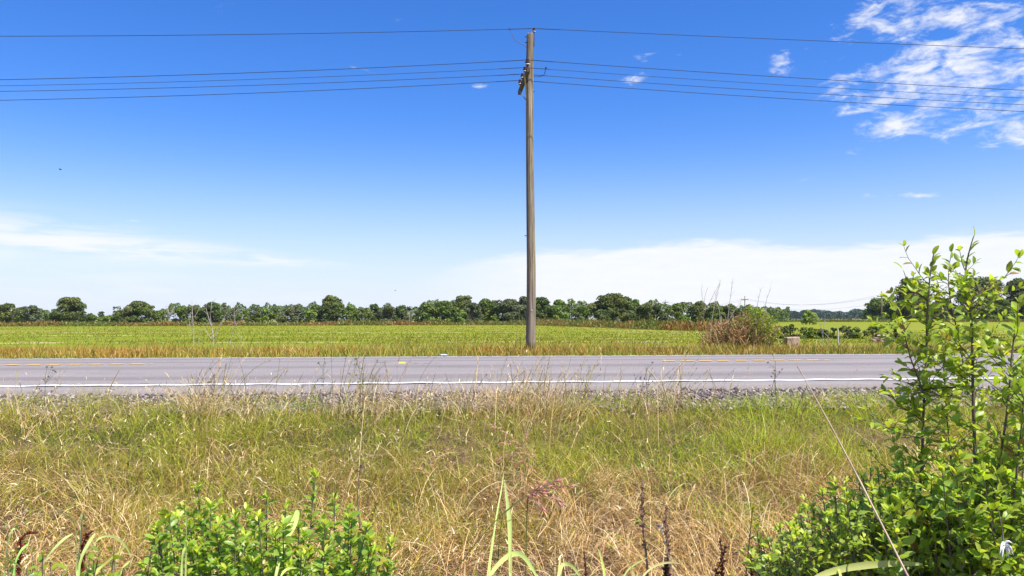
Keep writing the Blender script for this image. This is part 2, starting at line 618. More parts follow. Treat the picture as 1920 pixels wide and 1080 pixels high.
RV = [10.08, 10.09, 10.3, 10.6, 11.5, 12.5, 13.3, 13.8, 14.05, 14.2, 14.35, 14.6, 15.1, 16, 17, 17.8, 18.2, 18.5, 18.51]
RX = [-700, -300, -100, -50, -30] + list(np.arange(-24, 24.1, .4)) + [30, 50, 100, 300, 700]
_rs = np.random.RandomState(3)


def rz(X, Y, V):
    Z = np.vectorize(road_z)(V)
    Z[0, :] = -.10
    Z[-1, :] = -.09
    Z += (vnoise(X, Y, 1.1, 9) - .5) * .008
    return Z


rd = sheet('road', RX, RV, rz, M_road)
# ragged edge of the pavement facing the verge
me = rd.data
nx = len(RX)
for r in (0, 1):
    for k in range(nx):
        me.vertices[r * nx + k].co.y += (vnoise(np.array([RX[k]]), np.array([0.]), .5, 31)[0] - .5) * .10
tag(rd, 'grey two-lane asphalt road crossing the scene', 'road', kind='structure')


def line(name, vc, width, segs, mat, label, wob=.006, wave=0.0):
    mb = MB()
    for x0, x1 in segs:
        n = max(1, int((x1 - x0) / .08))
        vs = []; fs = []
        for i in range(n + 1):
            X = x0 + (x1 - x0) * i / n
            dz = wave * (0.5 + 0.5 * math.sin(2 * math.pi * X / .67)) + wave * .5 * math.sin(X * 3.1)
            j = (vnoise(np.array([X]), np.array([vc]), .35, 17)[0] - .5) * wob * 3
            for s in (-.5, .5):
                v = vc + s * width + j + wave * 2.2 * math.sin(2 * math.pi * X / .67)
                vs.append((X, v + SL * X, road_z(v) + .008 + dz))
        for i in range(n):
            fs.append((2 * i, 2 * i + 2, 2 * i + 3, 2 * i + 1))
        mb.add(vs, fs)
    o = mb.build(name, mat)
    tag(o, label, 'road marking', kind='structure')
    return o


line('road_edge_line', 10.6, .155, [(-60, 60)], M_white, 'solid white edge line along the near side of the road', wave=.0045)
rr = random.Random(5)
segs = []
x = -45.0
while x < 45:
    segs.append((x, x + rr.uniform(.22, .27)))
    x += .335
line('road_edge_line', 17.8, .20, segs, M_white, 'broken looking white edge line along the far side of the road')
segs = []
for s0, s1 in ((-33.0, -29.9), (-20.7, -17.6), (-9.2, -6.15), (2.70, 5.80), (15.0, 18.1), (27, 30)):
    x = s0
    while x < s1:
        segs.append((x, min(x + rr.uniform(.21, .25), s1)))
        x += .335
line('road_center_line', 14.2, .19, segs, M_yellow, 'dashed yellow centre line painted over a rumble strip')

gs = sheet('gravel_shoulder', np.arange(-30, 30.1, .3), np.array([8.75, 9.0, 9.3, 9.6, 9.85, 10.07]),
           lambda X, Y, V: np.interp(V, PROF_V, PROF_Z) + np.where(V < 8.9, -.05, .012) + (vnoise(X, Y, .3, 8) - .5) * .012, M_gravel)
tag(gs, 'narrow strip of grey gravel beside the near road edge', 'shoulder', kind='structure')

# loose stones of the shoulder
rs = np.random.RandomState(11)
n = 15000
X = rs.uniform(-10, 10, n); V = 10.05 - rs.rand(n) ** 1.2 * 1.35
V = np.where((X > 1.7) | (rs.rand(n) < .35), V, 10.05 - (10.05 - V) * .6)
Y = V + SL * X
s = rs.uniform(.010, .030, n) * (1 + (rs.rand(n) < .06) * .8)
oc = np.array([[1, 0, 0], [-1, 0, 0], [0, 1, 0], [0, -1, 0], [0, 0, 1], [0, 0, -1.]])
of = np.array([[0, 2, 4], [2, 1, 4], [1, 3, 4], [3, 0, 4], [2, 0, 5], [1, 2, 5], [3, 1, 5], [0, 3, 5]])
an = rs.uniform(0, 6.28, n)
vv_ = oc[None] * (rs.uniform(.6, 1.3, (n, 6, 1))) * s[:, None, None]
vv_[:, :, 2] *= .7
ca, sa = np.cos(an)[:, None], np.sin(an)[:, None]
vx = vv_[:, :, 0] * ca - vv_[:, :, 1] * sa; vy = vv_[:, :, 0] * sa + vv_[:, :, 1] * ca
vv_ = np.stack([vx + X[:, None], vy + Y[:, None], vv_[:, :, 2] + (np.interp(V, PROF_V, PROF_Z) + .018)[:, None]], -1)
ff = (of[None] + (np.arange(n) * 6)[:, None, None]).reshape(-1, 3)
k = rs.rand(n, 1)
cc = np.where(k < .35, np.array([[.10, .08, .078]]), np.where(k < .8, np.array([[.22, .175, .16]]), np.array([[.42, .34, .30]]))) * rs.uniform(.8, 1.2, (n, 1))
o = np_mesh('gravel', vv_.reshape(-1, 3), ff, M_stone, col=np.repeat(cc, 6, 0))
tag(o, 'loose grey and pinkish gravel stones along the road edge', 'gravel', kind='stuff')


# ------------------------------------------------------------------ blade generator
def blade_arrays(base, h, w, azm, lean, bend, col, seg=3, tip=None, taper=1.0, side_ang=None, rs=np.random):
    n = len(base)
    t = np.linspace(0, 1, seg + 1)
    th = lean[:, None] + bend[:, None] * ((t[:-1] + t[1:]) / 2)[None]
    d = np.stack([np.cos(azm), np.sin(azm)], -1)
    ds = (h / seg)[:, None]
    hor = np.concatenate([np.zeros((n, 1)), np.cumsum(np.sin(th) * ds, 1)], 1)
    ver = np.concatenate([np.zeros((n, 1)), np.cumsum(np.cos(th) * ds, 1)], 1)
    C = np.empty((n, seg + 1, 3))
    C[:, :, 0] = base[:, None, 0] + hor * d[:, None, 0]
    C[:, :, 1] = base[:, None, 1] + hor * d[:, None, 1]
    C[:, :, 2] = base[:, None, 2] + ver
    if side_ang is None:
        side_ang = rs.uniform(0, 2 * np.pi, n)
    sd = np.stack([np.cos(side_ang), np.sin(side_ang), rs.uniform(-.4, .4, n)], -1)
    wt_ = w[:, None] * (1 - taper * t[None] ** 1.6 * .92) * .5
    L = C - sd[:, None] * wt_[:, :, None]
    R = C + sd[:, None] * wt_[:, :, None]
    V = np.stack([L, R], 2).reshape(n, -1, 3)
    i = np.arange(seg)
    f = np.stack([2 * i, 2 * i + 1, 2 * i + 3, 2 * i + 2], -1)
    Fc = (f[None] + (np.arange(n) * 2 * (seg + 1))[:, None, None]).reshape(-1, 4)
    if tip is None:
        tip = col
    cc = col[:, None] * (1 - t[None, :, None]) + tip[:, None] * t[None, :, None]
    cc = np.repeat(cc, 2, 1)
    return V.reshape(-1, 3), Fc, cc.reshape(-1, 3), C


def merge(parts):
    Vs = []; Fs = []; Cs = []; o = 0
    for V, Fc, c in parts:
        Vs.append(V); Fs.append(Fc + o); Cs.append(c); o += len(V)
    return np.concatenate(Vs), np.concatenate(Fs), np.concatenate(Cs)


def pick(rs, n, cols, probs, jit=.18):
    cols = np.array(cols)
    k = rs.choice(len(cols), n, p=probs)
    c = cols[k] * rs.uniform(1 - jit, 1 + jit, (n, 1)) * rs.uniform(1 - jit * .4, 1 + jit * .4, (n, 3))
    return c


def pos_near(rs, n, y0=2.3, y1=10.6):
    """points on the near verge, denser with nearness in proportion to what the eye resolves"""
    u = rs.rand(n)
    Y = y0 * (y1 / y0) ** (u ** .62)
    X = rs.uniform(-1, 1, n) * (Y * .70 + .5)
    return X, Y


rs = np.random.RandomState(21)
GREEN = [(.34, .45, .022), (.52, .60, .045), (.16, .21, .014), (.50, .40, .05)]
# fine green grass
n = 100000
X, Y = pos_near(rs, n, 3.2)
V = Y - SL * X
patch = vnoise(X, Y, .8, 41) * .6 + vnoise(X, Y, .3, 42) * .4
left = np.clip((-X / (Y * .64)), -1, 1)
gp = np.interp(V, [3.0, 4.6, 5.6, 6.6, 7.6, 8.9, 9.4, 9.8], [.10, .24, .42, .74, 1.0, .95, .65, .3])
gp = gp + .45 * (vnoise(X, Y, 1.6, 47) - .45) + .18 * np.clip(left, 0, 1) * (V < 7) * (V > 4.0)
keep = patch * .9 + rs.rand(n) * .5 < gp + .12
keep &= V < np.where(X > 1.9, 9.1, 9.55) + .9 * (vnoise(X, Y, .6, 43) - .5)
X, Y, V, left = X[keep], Y[keep], V[keep], left[keep]
n = len(X)
hp = .06 + .40 * (.6 * vnoise(X, Y, .5, 44) + .4 * vnoise(X, Y, .22, 45)) ** 1.6 * np.interp(V, [4, 7, 9.2], [.6, 1, .8])
h = hp * rs.uniform(.6, 1.5, n)
col = pick(rs, n, GREEN, [.40, .28, .14, .18])
olive = np.clip(vnoise(X, Y, 1.1, 46) * 1.5 - .35 + .5 * left * np.interp(V, [4, 7.5, 8.8], [1, .8, .2]), 0, 1)[:, None]
col = col * (1 - .6 * olive) + np.array([[.33, .25, .04]]) * .6 * olive
tip = col * rs.uniform(1.0, 1.3, (n, 1)) + np.array([[.06, .03, .0]]) * rs.rand(n, 1)
V_, F_, C_, _c = blade_arrays(np.stack([X, Y, ground_z(X, Y) - .01], -1), h, rs.uniform(.0025, .0052, n), rs.uniform(0, 6.28, n),
                              rs.uniform(0, .75, n), rs.uniform(0, 1.9, n), col, 4, tip, rs=rs)
o = np_mesh('green_grass', V_, F_, M_grass, col=C_)
tag(o, 'fine green grass growing through the dry verge in front of the road', 'grass', kind='stuff')

# dry straw: arching blades and flattened litter
STRAW = [(.74, .49, .13), (.97, .76, .36), (.42, .23, .055), (.20, .105, .03), (.66, .43, .18)]
parts = []
n = 84000
X, Y = pos_near(rs, n, 2.6)
V = Y - SL * X
dp = np.interp(V, [3.0, 5.2, 6.4, 7.6, 8.8, 9.4], [.95, .88, .62, .20, .36, .4])
pt = vnoise(X, Y, .7, 51) * .6 + vnoise(X, Y, .25, 52) * .4
keep = pt * .8 + rs.rand(n) * .6 < dp + .15
keep &= V < np.where(X > 1.9, 9.25, 9.7) + .9 * (vnoise(X, Y, .5, 53) - .5)
X, Y, V = X[keep], Y[keep], V[keep]
n = len(X)
h = rs.uniform(.10, .36, n) * (.35 + 1.5 * (.6 * vnoise(X, Y, .6, 54) + .4 * vnoise(X, Y, .25, 49)) ** 1.3) * np.interp(V, [3.5, 6, 9], [.95, 1.15, 1])
swirl = vnoise(X, Y, .45, 55) * 12
azm = swirl + rs.normal(0, .8, n)
col = pick(rs, n, STRAW, [.30, .20, .22, .18, .10])
rust = (np.clip(vnoise(X, Y, .9, 56) * 3 - 1.75, 0, 1) * .6)[:, None]
col = col * (1 - rust) + np.array([[.36, .16, .07]]) * rust * rs.uniform(.6, 1.4, (n, 1))
V_, F_, C_, _c = blade_arrays(np.stack([X, Y, ground_z(X, Y) - .01], -1), h, rs.uniform(.0022, .0048, n), azm,
                              rs.uniform(.1, .9, n), rs.uniform(.3, 2.2, n), col, 4, rs=rs, taper=.8)
parts.append((V_, F_, C_))
n = 60000
X, Y = pos_near(rs, n, 2.6, 8.8)
V = Y - SL * X
keep = rs.rand(n) < np.interp(V, [3, 5.5, 7, 8.5], [1, .95, .5, .35])
X, Y, V = X[keep], Y[keep], V[keep]
n = len(X)
col = pick(rs, n, [(.52, .34, .17), (.80, .59, .34), (.31, .175, .08), (.14, .075, .035)], [.30, .16, .29, .25])
V_, F_, C_, _c = blade_arrays(np.stack([X, Y, ground_z(X, Y) + rs.uniform(0, .07, n)], -1), rs.uniform(.06, .22, n), rs.uniform(.0025, .0055, n),
                              rs.uniform(0, 6.28, n), rs.uniform(1.0, 1.7, n), rs.uniform(-.5, .6, n), col, 3, rs=rs, taper=.7)
parts.append((V_, F_, C_))
n = 5200                                             # long combed-over straw
X, Y = pos_near(rs, n, 3.0, 7.2)
V = Y - SL * X
pxs = 960 + X / Y * F
keep = (rs.rand(n) < np.interp(pxs, [-100, 300, 700, 1050, 1300, 1600, 1900], [.35, .45, .4, .9, 1, .9, .5])) & (vnoise(X, Y, .5, 57) > .38)
X, Y, V = X[keep], Y[keep], V[keep]; n = len(X)
azm = vnoise(X, Y, .6, 59) * 9 + rs.normal(0, .45, n)
col = pick(rs, n, [(.80, .56, .24), (.62, .38, .14), (.92, .74, .44), (.46, .27, .09)], [.36, .28, .18, .18])
V_, F_, C_, _c = blade_arrays(np.stack([X, Y, ground_z(X, Y)], -1), rs.uniform(.28, .55, n), rs.uniform(.003, .0052, n), azm,
                              rs.uniform(.2, .7, n), rs.uniform(1.0, 2.3, n), col, 6, rs=rs, taper=.8)
parts.append((V_, F_, C_))
n = 9000                                             # pale curled seed heads held up in the dry grass
X, Y = pos_near(rs, n, 3.2, 9.4)
V = Y - SL * X
lf = np.clip(.35 - X / (Y * .64), 0.12, 1)
keep = (rs.rand(n) < lf * 1.1) & (vnoise(X, Y, .5, 58) > .3)
X, Y, V = X[keep], Y[keep], V[keep]; n = len(X)
col = pick(rs, n, [(.80, .60, .30), (.64, .44, .19), (.88, .72, .44)], [.45, .3, .25], .12)
V_, F_, C_, _c = blade_arrays(np.stack([X, Y, ground_z(X, Y) + rs.uniform(.08, .30, n)], -1), rs.uniform(.03, .09, n), rs.uniform(.004, .0085, n),
                              rs.uniform(0, 6.28, n), rs.uniform(.2, 1.2, n), rs.uniform(.5, 2.0, n), col, 4, rs=rs, taper=.9)
parts.append((V_, F_, C_))
Vm, Fm, Cm = merge(parts)
o = np_mesh('dry_grass', Vm, Fm, M_straw, col=Cm)
tag(o, 'straw coloured dry grass and matted litter on the near verge', 'dry grass', kind='stuff')

# tall seeding grass standing against the road
parts = []
parts_extra = []
n = 4200
u = rs.rand(n)
X = rs.uniform(-9, 8.5, n)
V = np.where(rs.rand(n) < .75, rs.uniform(8.0, 9.75, n), rs.uniform(5.5, 8.2, n))
Y = V + SL * X
pxs = 960 + X / Y * F
den = np.interp(pxs, [-200, 150, 330, 400, 450, 560, 650, 700, 760, 900, 1000, 1090, 1180, 1280, 1400, 1480, 1600, 1700], [.5, .45, .5, 1, .8, .45, .8, .9, .6, .8, 1, .8, .6, .8, .35, .35, .25, .2])
keep = vnoise(X, Y, .22, 60) * .5 + rs.rand(n) * .6 < den * .62
X, Y, V = X[keep], Y[keep], V[keep]; n = len(X)
h = rs.uniform(.18, .58, n) * np.interp(V, [5.5, 8, 9.6], [1, 1.1, .95]) * np.where(rs.rand(n) < .15, 1.4, 1) * (.55 + .75 * np.interp(960 + X / Y * F, [-200, 330, 395, 450, 560, 650, 740, 800, 850, 940, 1060, 1120, 1200, 1280, 1330, 1700], [.4, .45, 1, .6, .55, .75, .8, .45, .6, .8, .95, .45, .75, .6, .3, .2]))
col = pick(rs, n, [(.30, .27, .06), (.44, .29, .09), (.72, .53, .26), (.22, .21, .06)], [.30, .25, .30, .15])
base = np.stack([X, Y, ground_z(X, Y)], -1)
azm = rs.normal(.3, 1.1, n)
V_, F_, C_, cl = blade_arrays(base, h, rs.uniform(.005, .0075, n), azm, rs.uniform(0, .25, n), rs.uniform(.1, 1.2, n), col, 6, rs=rs, taper=.6)
parts.append((V_, F_, C_))
for k in range(7):                                   # spikelets along the top third of each stalk
    fr = 3.6 + 2.4 * (k + rs.rand(n)) / 7
    i0 = np.clip(fr.astype(int), 0, 5); fr = np.clip(fr - i0, 0, 1)
    pt = cl[np.arange(n), i0] * (1 - fr)[:, None] + cl[np.arange(n), i0 + 1] * fr[:, None]
    V_, F_, C_, _c = blade_arrays(pt, rs.uniform(.02, .05, n), rs.uniform(.004, .008, n), azm + rs.normal(0, .9, n), rs.uniform(.1, .8, n), rs.uniform(0, .8, n), col * rs.uniform(.9, 1.4, (n, 1)), 2, rs=rs, taper=.7)
    parts.append((V_, F_, C_))
for pc, sp_, nn_, vc, hm in ((1000, 38, 420, 8.9, .50), (402, 18, 260, 8.7, .50), (480, 40, 200, 8.6, .40), (700, 60, 220, 8.7, .42), (860, 50, 240, 8.7, .46), (1240, 40, 120, 8.9, .36), (150, 70, 160, 8.6, .34)):   # dry tangled clumps
    V = rs.normal(vc, .16, nn_); X = (rs.normal(pc, sp_, nn_) - 960) / F * V * 1.02; Y = V + SL * X
    col = pick(rs, nn_, [(.74, .54, .28), (.50, .34, .14), (.24, .22, .05), (.86, .70, .44)], [.36, .26, .18, .20])
    V_, F_, C_, _c = blade_arrays(np.stack([X, Y, ground_z(X, Y)], -1), hm * rs.uniform(.4, 1.15, nn_), rs.uniform(.003, .0055, nn_), rs.uniform(0, 6.28, nn_), rs.uniform(0, .35, nn_), rs.uniform(.2, 2.4, nn_), col, 6, rs=rs, taper=.7)
    parts_extra.append((V_, F_, C_))
Vm, Fm, Cm = merge(parts)
o = np_mesh('seeding_grass', Vm, Fm, M_straw, col=Cm)
tag(o, 'tall thin grass stalks with seed heads standing up against the road', 'seeding grass', kind='stuff')

Vm, Fm, Cm = merge(parts_extra)
o = np_mesh('dry_tussock', Vm, Fm, M_straw, col=Cm)
tag(o, 'pale tangled tussocks of dry grass leaning over the gravel and road edge', 'dry grass', kind='stuff')

# verge beyond the road
parts = []
n = 60000
X = rs.uniform(-1, 1, n) * 19
V = 18.56 + rs.rand(n) ** 1.1 * 9.5
Y = V + SL * X
X = X * Y / 23
Y = V + SL * X
front = np.clip((19.9 + 1.2 * (vnoise(X, Y, 1.2, 70) - .5) - V) / .8, 0, 1)
pn = vnoise(X, Y, 1.3, 71) * .6 + vnoise(X, Y, .4, 72) * .4
hh = np.interp(V, [18.5, 19.2, 20.2, 22, 25, 28], [.06, .12, .27, .33, .33, .22]) * (.40 + 1.0 * pn) * np.interp(X / Y, [-.7, .1, .3, .7], [1, .95, .9, .75])
rightness = np.clip((X / Y - .1) / .3, 0, 1)
greenp = np.clip(.03 + .6 * np.clip(vnoise(X, Y, 2.6, 74) * 2 - .75, 0, 1) + .75 * front + .4 * rightness * pn + (pn > .62) * .4, 0, 1)
isg = rs.rand(n) < greenp
cg = pick(rs, n, [(.34, .36, .035), (.25, .30, .03), (.42, .36, .05)], [.4, .3, .3])
cb = pick(rs, n, [(.48, .26, .03), (.55, .34, .06), (.28, .145, .025), (.76, .54, .20), (.27, .22, .03)], [.34, .24, .22, .08, .12])
col = np.where(isg[:, None], cg, cb)
h = hh * rs.uniform(.5, 1.3, n)
V_, F_, C_, _c = blade_arrays(np.stack([X, Y, ground_z(X, Y) - .01], -1), h, rs.uniform(.008, .018, n), rs.uniform(0, 6.28, n), rs.uniform(0, .4, n), rs.uniform(0, 1.0, n), col, 3, rs=rs, taper=.85)
parts.append((V_, F_, C_))
n = 700                                                # tall wispy stalks
X = rs.uniform(-15, 15, n); V = rs.uniform(20.3, 26, n); Y = V + SL * X
kp = vnoise(X, Y, 1.5, 73) > .42
X, Y = X[kp], Y[kp]; n = len(X)
col = pick(rs, n, [(.24, .15, .04), (.14, .12, .03), (.5, .38, .18)], [.45, .3, .25])
V_, F_, C_, _c = blade_arrays(np.stack([X, Y, ground_z(X, Y)], -1), rs.uniform(.35, .8, n), rs.uniform(.008, .013, n), rs.normal(.2, 1, n), rs.uniform(0, .35, n), rs.uniform(0, .8, n), col, 4, rs=rs, taper=.5)
parts.append((V_, F_, C_))
Vm, Fm, Cm = merge(parts)
o = np_mesh('roadside_grass', Vm, Fm, M_straw, col=Cm)
tag(o, 'orange brown and green grass strip along the far side of the road', 'grass', kind='stuff')

# crop plants on the nearer field
n = 60000
py = rs.uniform(607.5, 645, n)
Y = (CAMZ + .38) * F / (py - 597)
Y = np.clip(Y * rs.uniform(.97, 1.03, n), 29, 180)
X = rs.uniform(-.68, .68, n) * Y
ang = math.radians(12)
row = .75
px_ = 960 + X / Y * F
rw = X * math.cos(ang) - Y * math.sin(ang)
X = X + (np.round(rw / row) * row - rw) * rs.uniform(.0, .5, n) * (px_ < 900) / math.cos(ang)
V = Y - SL * X
kp = (V > 28.5) & ~((X / Y > .205) & (Y > 74))
X, Y = X[kp], Y[kp]; n = len(X)
thin = vnoise(X * .12, Y, 1.6, 80) * .7 + vnoise(X, Y, 6, 81) * .3
kp = (thin < .64) | (Y > 100) | (rs.rand(n) < .25)
X, Y, thin = X[kp], Y[kp], thin[kp]; n = len(X)
col = pick(rs, n, [(.22, .275, .010), (.28, .295, .014), (.175, .23, .010), (.35, .28, .035)], [.46, .30, .12, .12])
band = (np.clip(vnoise(X * .15, Y, 4.0, 83) * 2 - .7, 0, 1) * np.interp(Y, [29, 45, 90, 140], [.9, .7, .4, .1]))[:, None]
col = col * (1 - .55 * band) + np.array([[.40, .28, .06]]) * .55 * band
V_, F_, C_, _c = blade_arrays(np.stack([X, Y, np.full(n, -.385)], -1), rs.uniform(.05, .12, n), .014 + .0007 * Y * rs.uniform(.6, 1.2, n), rs.uniform(0, 6.28, n), rs.uniform(0, .5, n), rs.uniform(0, .9, n), col, 2, rs=rs, taper=.6)
o = np_mesh('crop', V_, F_, M_grass, col=C_)
tag(o, 'young green crop plants in rows across the field', 'crop', kind='stuff')


# weedy banks at the end of the field
def weeds(name, pts, n, hmax, width, cols, probs, label, seed, size=.10):
    rs = np.random.RandomState(seed)
    pts = np.array(pts, float)
    t = rs.rand(n)
    seglen = np.r_[0, np.cumsum(np.hypot(*np.diff(pts[:, :2], axis=0).T))]
    s_ = t * seglen[-1]
    X = np.interp(s_, seglen, pts[:, 0]) + rs.normal(0, width, n)
    Y = np.interp(s_, seglen, pts[:, 1]) + rs.normal(0, width, n)
    hm = hmax * (.35 + .9 * vnoise(X, Y, 2.2, seed + 1) * .7 + .3 * vnoise(X, Y, .8, seed + 2))
    col = pick(rs, n, cols, probs)
    shift = (vnoise(X, Y, 5, seed + 3) - .5)[:, None]
    col = col * (1 + shift * np.array([[.6, -.2, .2]]))
    z = -.4 + rs.rand(n) * hm * .75
    V_, F_, C_, _c = blade_arrays(np.stack([X, Y, z], -1), hm * rs.uniform(.25, .5, n), size * rs.uniform(.6, 1.5, n), rs.uniform(0, 6.28, n), rs.uniform(0, .7, n), rs.uniform(0, 1, n), col, 2, rs=rs, taper=.7)
    o = np_mesh(name, V_, F_, M_grass, col=C_)
    tag(o, label, 'weeds', kind='stuff')


def fp(px, Y):
    q = P(px, 597, Y)
    return (q.x, Y)


BR = [(.27, .15, .045), (.20, .21, .035), (.36, .21, .08), (.13, .16, .028), (.46, .30, .13)]
weeds('field_bank_weeds', [fp(-60, 138), fp(300, 140), fp(640, 146), fp(960, 150), fp(1010, 146)], 16000, .95, 1.2, BR, [.28, .26, .18, .18, .10],
      'band of brown and green weeds along the far end of the field', 91, .16)
weeds('field_bank_weeds', [fp(1000, 150), fp(1080, 122), fp(1180, 98), fp(1290, 80), fp(1400, 70)], 14000, 1.05, .9, BR, [.26, .30, .14, .24, .06],
      'ridge of reddish brown and green weeds running nearer behind the pole', 95, .11)
weeds('field_bank_weeds', [fp(1440, 250), fp(1700, 236), fp(1980, 215)], 7000, 1.0, 3.5, [(.17, .17, .03), (.22, .16, .06), (.13, .15, .03)], [.5, .25, .25],
      'low band of olive weeds beyond the second field at right', 99, .25)


# ------------------------------------------------------------------ trees
def rot_cards(n, nrm, size, rs):
    """diamond leaf cards with given normals"""
    nrm = nrm / np.linalg.norm(nrm, axis=1, keepdims=True)
    a = np.cross(nrm, rs.normal(size=(n, 3)))
    a /= np.linalg.norm(a, axis=1, keepdims=True) + 1e-9
    b_ = np.cross(nrm, a)
    return a * size[:, None], b_ * size[:, None] * rs.uniform(.5, .9, (n, 1))


LEAFC = {'olive': (.120, .148, .030), 'dark': (.085, .122, .025), 'mid': (.135, .190, .028), 'light': (.16, .225, .032), 'grey': (.125, .148, .062), 'bright': (.25, .34, .04)}


def crown_mesh(parent, base, H, W, kind, colname, seed, card=.26):
    rs = np.random.RandomState(seed)
    col0 = np.array(LEAFC[colname])
    K = int(np.clip(W * H / 1.25, 16, 64)) if kind != 'airy' else int(np.clip(W * H / 3.2, 7, 22))
    lo = {'round': .06, 'oak': .12, 'tall': .16, 'airy': .25}[kind]
    cs = []
    for _ in range(K):
        z = lo + (1 - lo) * rs.rand() ** .85
        zz = (z - lo) / (1 - lo)
        prof = {'round': math.sqrt(max(0.02, 1 - (zz * .98) ** 2.6)) * (.88 + .12 * zz),
                'oak': math.sqrt(max(0.02, 1 - (max(zz - .25, 0) / .76) ** 2)) * (.8 + .2 * min(1, zz * 3)),
                'tall': (.55 + .6 * math.sin(math.pi * min(1, zz * .8 + .18))) * (1 - .35 * zz),
                'airy': .9 * math.sqrt(max(0.03, 1 - (abs(zz - .5) / .62) ** 2))}[kind]
        r = math.sqrt(rs.rand()) * prof
        a = rs.uniform(0, 6.283)
        cr = rs.uniform(.09, .22) * min(W, H * 1.1)
        cs.append((r * math.cos(a) * (W / 2 - cr * .6), r * math.sin(a) * (W / 2 - cr * .6), max(cr * .55, z * H - cr * .75), cr))
    cs.append((rs.uniform(-.12, .12) * W, 0, H - .14 * min(W, H), .17 * min(W, H)))
    Vs = []; Cs = []; n_all = 0
    for (cx, cy, cz, cr) in cs:
        dens = 1.0 if kind != 'airy' else .55
        n = int(np.clip(26 * (cr / card) ** 1.7 * dens * .55, 30, 420))
        d = rs.normal(size=(n, 3))
        d /= np.linalg.norm(d, axis=1, keepdims=True)
        flip = (d[:, 2] < -.25) & (rs.rand(n) < .7)
        d[flip, 2] *= -1
        rad = cr * rs.uniform(.55, 1.12, n) ** .6
        pos = np.array([cx, cy, cz]) + d * rad[:, None] * np.array([1, 1, .78])
        pos[:, 2] = np.maximum(pos[:, 2], .05)
        nr = d * .7 + rs.normal(size=(n, 3)) * .55 + np.array([0, 0, .3])
        a_, b_ = rot_cards(n, nr, card * rs.uniform(.5, 1.15, n), rs)
        q = np.stack([pos - a_, pos - b_, pos + a_, pos + b_], 1)
        Vs.append(q.reshape(-1, 3))
        ct = col0 * rs.uniform(.78, 1.28) * np.array([rs.uniform(.9, 1.15), 1, rs.uniform(.8, 1.2)])
        Cs.append(np.repeat(ct * rs.uniform(.75, 1.3, (n, 1)), 4, 0))
        n_all += n
    V_ = np.concatenate(Vs) + np.array(base)
    Fc = np.arange(n_all * 4).reshape(-1, 4)
    np_mesh('crown', V_, Fc, M_crown, parent, col=np.concatenate(Cs), off=base)
    return cs


def trunk_mesh(parent, base, H, W, cs, seed, mat=None, bare=False):
    rnd = random.Random(seed)
    mb = MB()
    b0 = Vector(base)
    r0 = .022 * H + .03
    top = Vector((rnd.uniform(-.05, .05) * W, rnd.uniform(-.05, .05) * W, .72 * H))
    pts = [b0 + top * f + Vector((rnd.uniform(-.02, .02) * W, rnd.uniform(-.02, .02) * W, 0)) * (f > 0) for f in (0, .2, .4, .6, .8, 1)]
    mb.tube(pts, [r0 * (1 - .75 * f) for f in (0, .2, .4, .6, .8, 1)], 7)
    for (cx, cy, cz, cr) in cs:
        f = rnd.uniform(.25, .75) * min(1, cz / (.72 * H) + .1)
        s = b0 + top * f
        e = b0 + Vector((cx, cy, cz))
        m_ = s.lerp(e, .5) + Vector((0, 0, .06 * H)) * rnd.uniform(-.5, 1)
        r = r0 * (1 - .7 * f) * .5
        mb.tube([s, m_, e], [r, r * .65, r * .25], 5)
        if bare:
            for _ in range(5):
                q = s.lerp(e, rnd.uniform(.4, 1))
                mb.tube([q, q + Vector((rnd.uniform(-.12, .12) * W, rnd.uniform(-.12, .12) * W, rnd.uniform(.02, .16) * H))], [r * .35, r * .12], 4)
    mb.build('trunk', mat or M_bark, parent, off=base, smooth=True)


_tid = [100]


def tree(px, top, w, kind, colname, label, Y=205, group='trees along the far edge of the field', cat='tree', card=.26):
    _tid[0] += 7
    seed = _tid[0]
    base = P(px, 597, Y); base = Vector((base.x, Y, -.42))
    H = P(px, top, Y).z - base.z
    W = w * Y / F * (1.34 if Y > 60 and kind not in ('dead', 'airy') else 1.15)
    nm = 'shrub' if cat == 'shrub' else 'tree'
    if kind == 'dead':
        nm = 'dead_tree'
    root = empty(nm, base, label, cat, group)
    if kind == 'dead':
        rnd = random.Random(seed)
        cs = [(rnd.uniform(-.5, .5) * W, rnd.uniform(-.3, .3) * W, rnd.uniform(.55, 1.0) * H, 0) for _ in range(9)]
        trunk_mesh(root, base, H, W, cs, seed, M_dead, True)
        return root
    cs = crown_mesh(root, base, H, W, kind, colname, seed, card)
    trunk_mesh(root, base, H, W, cs, seed)
    return root


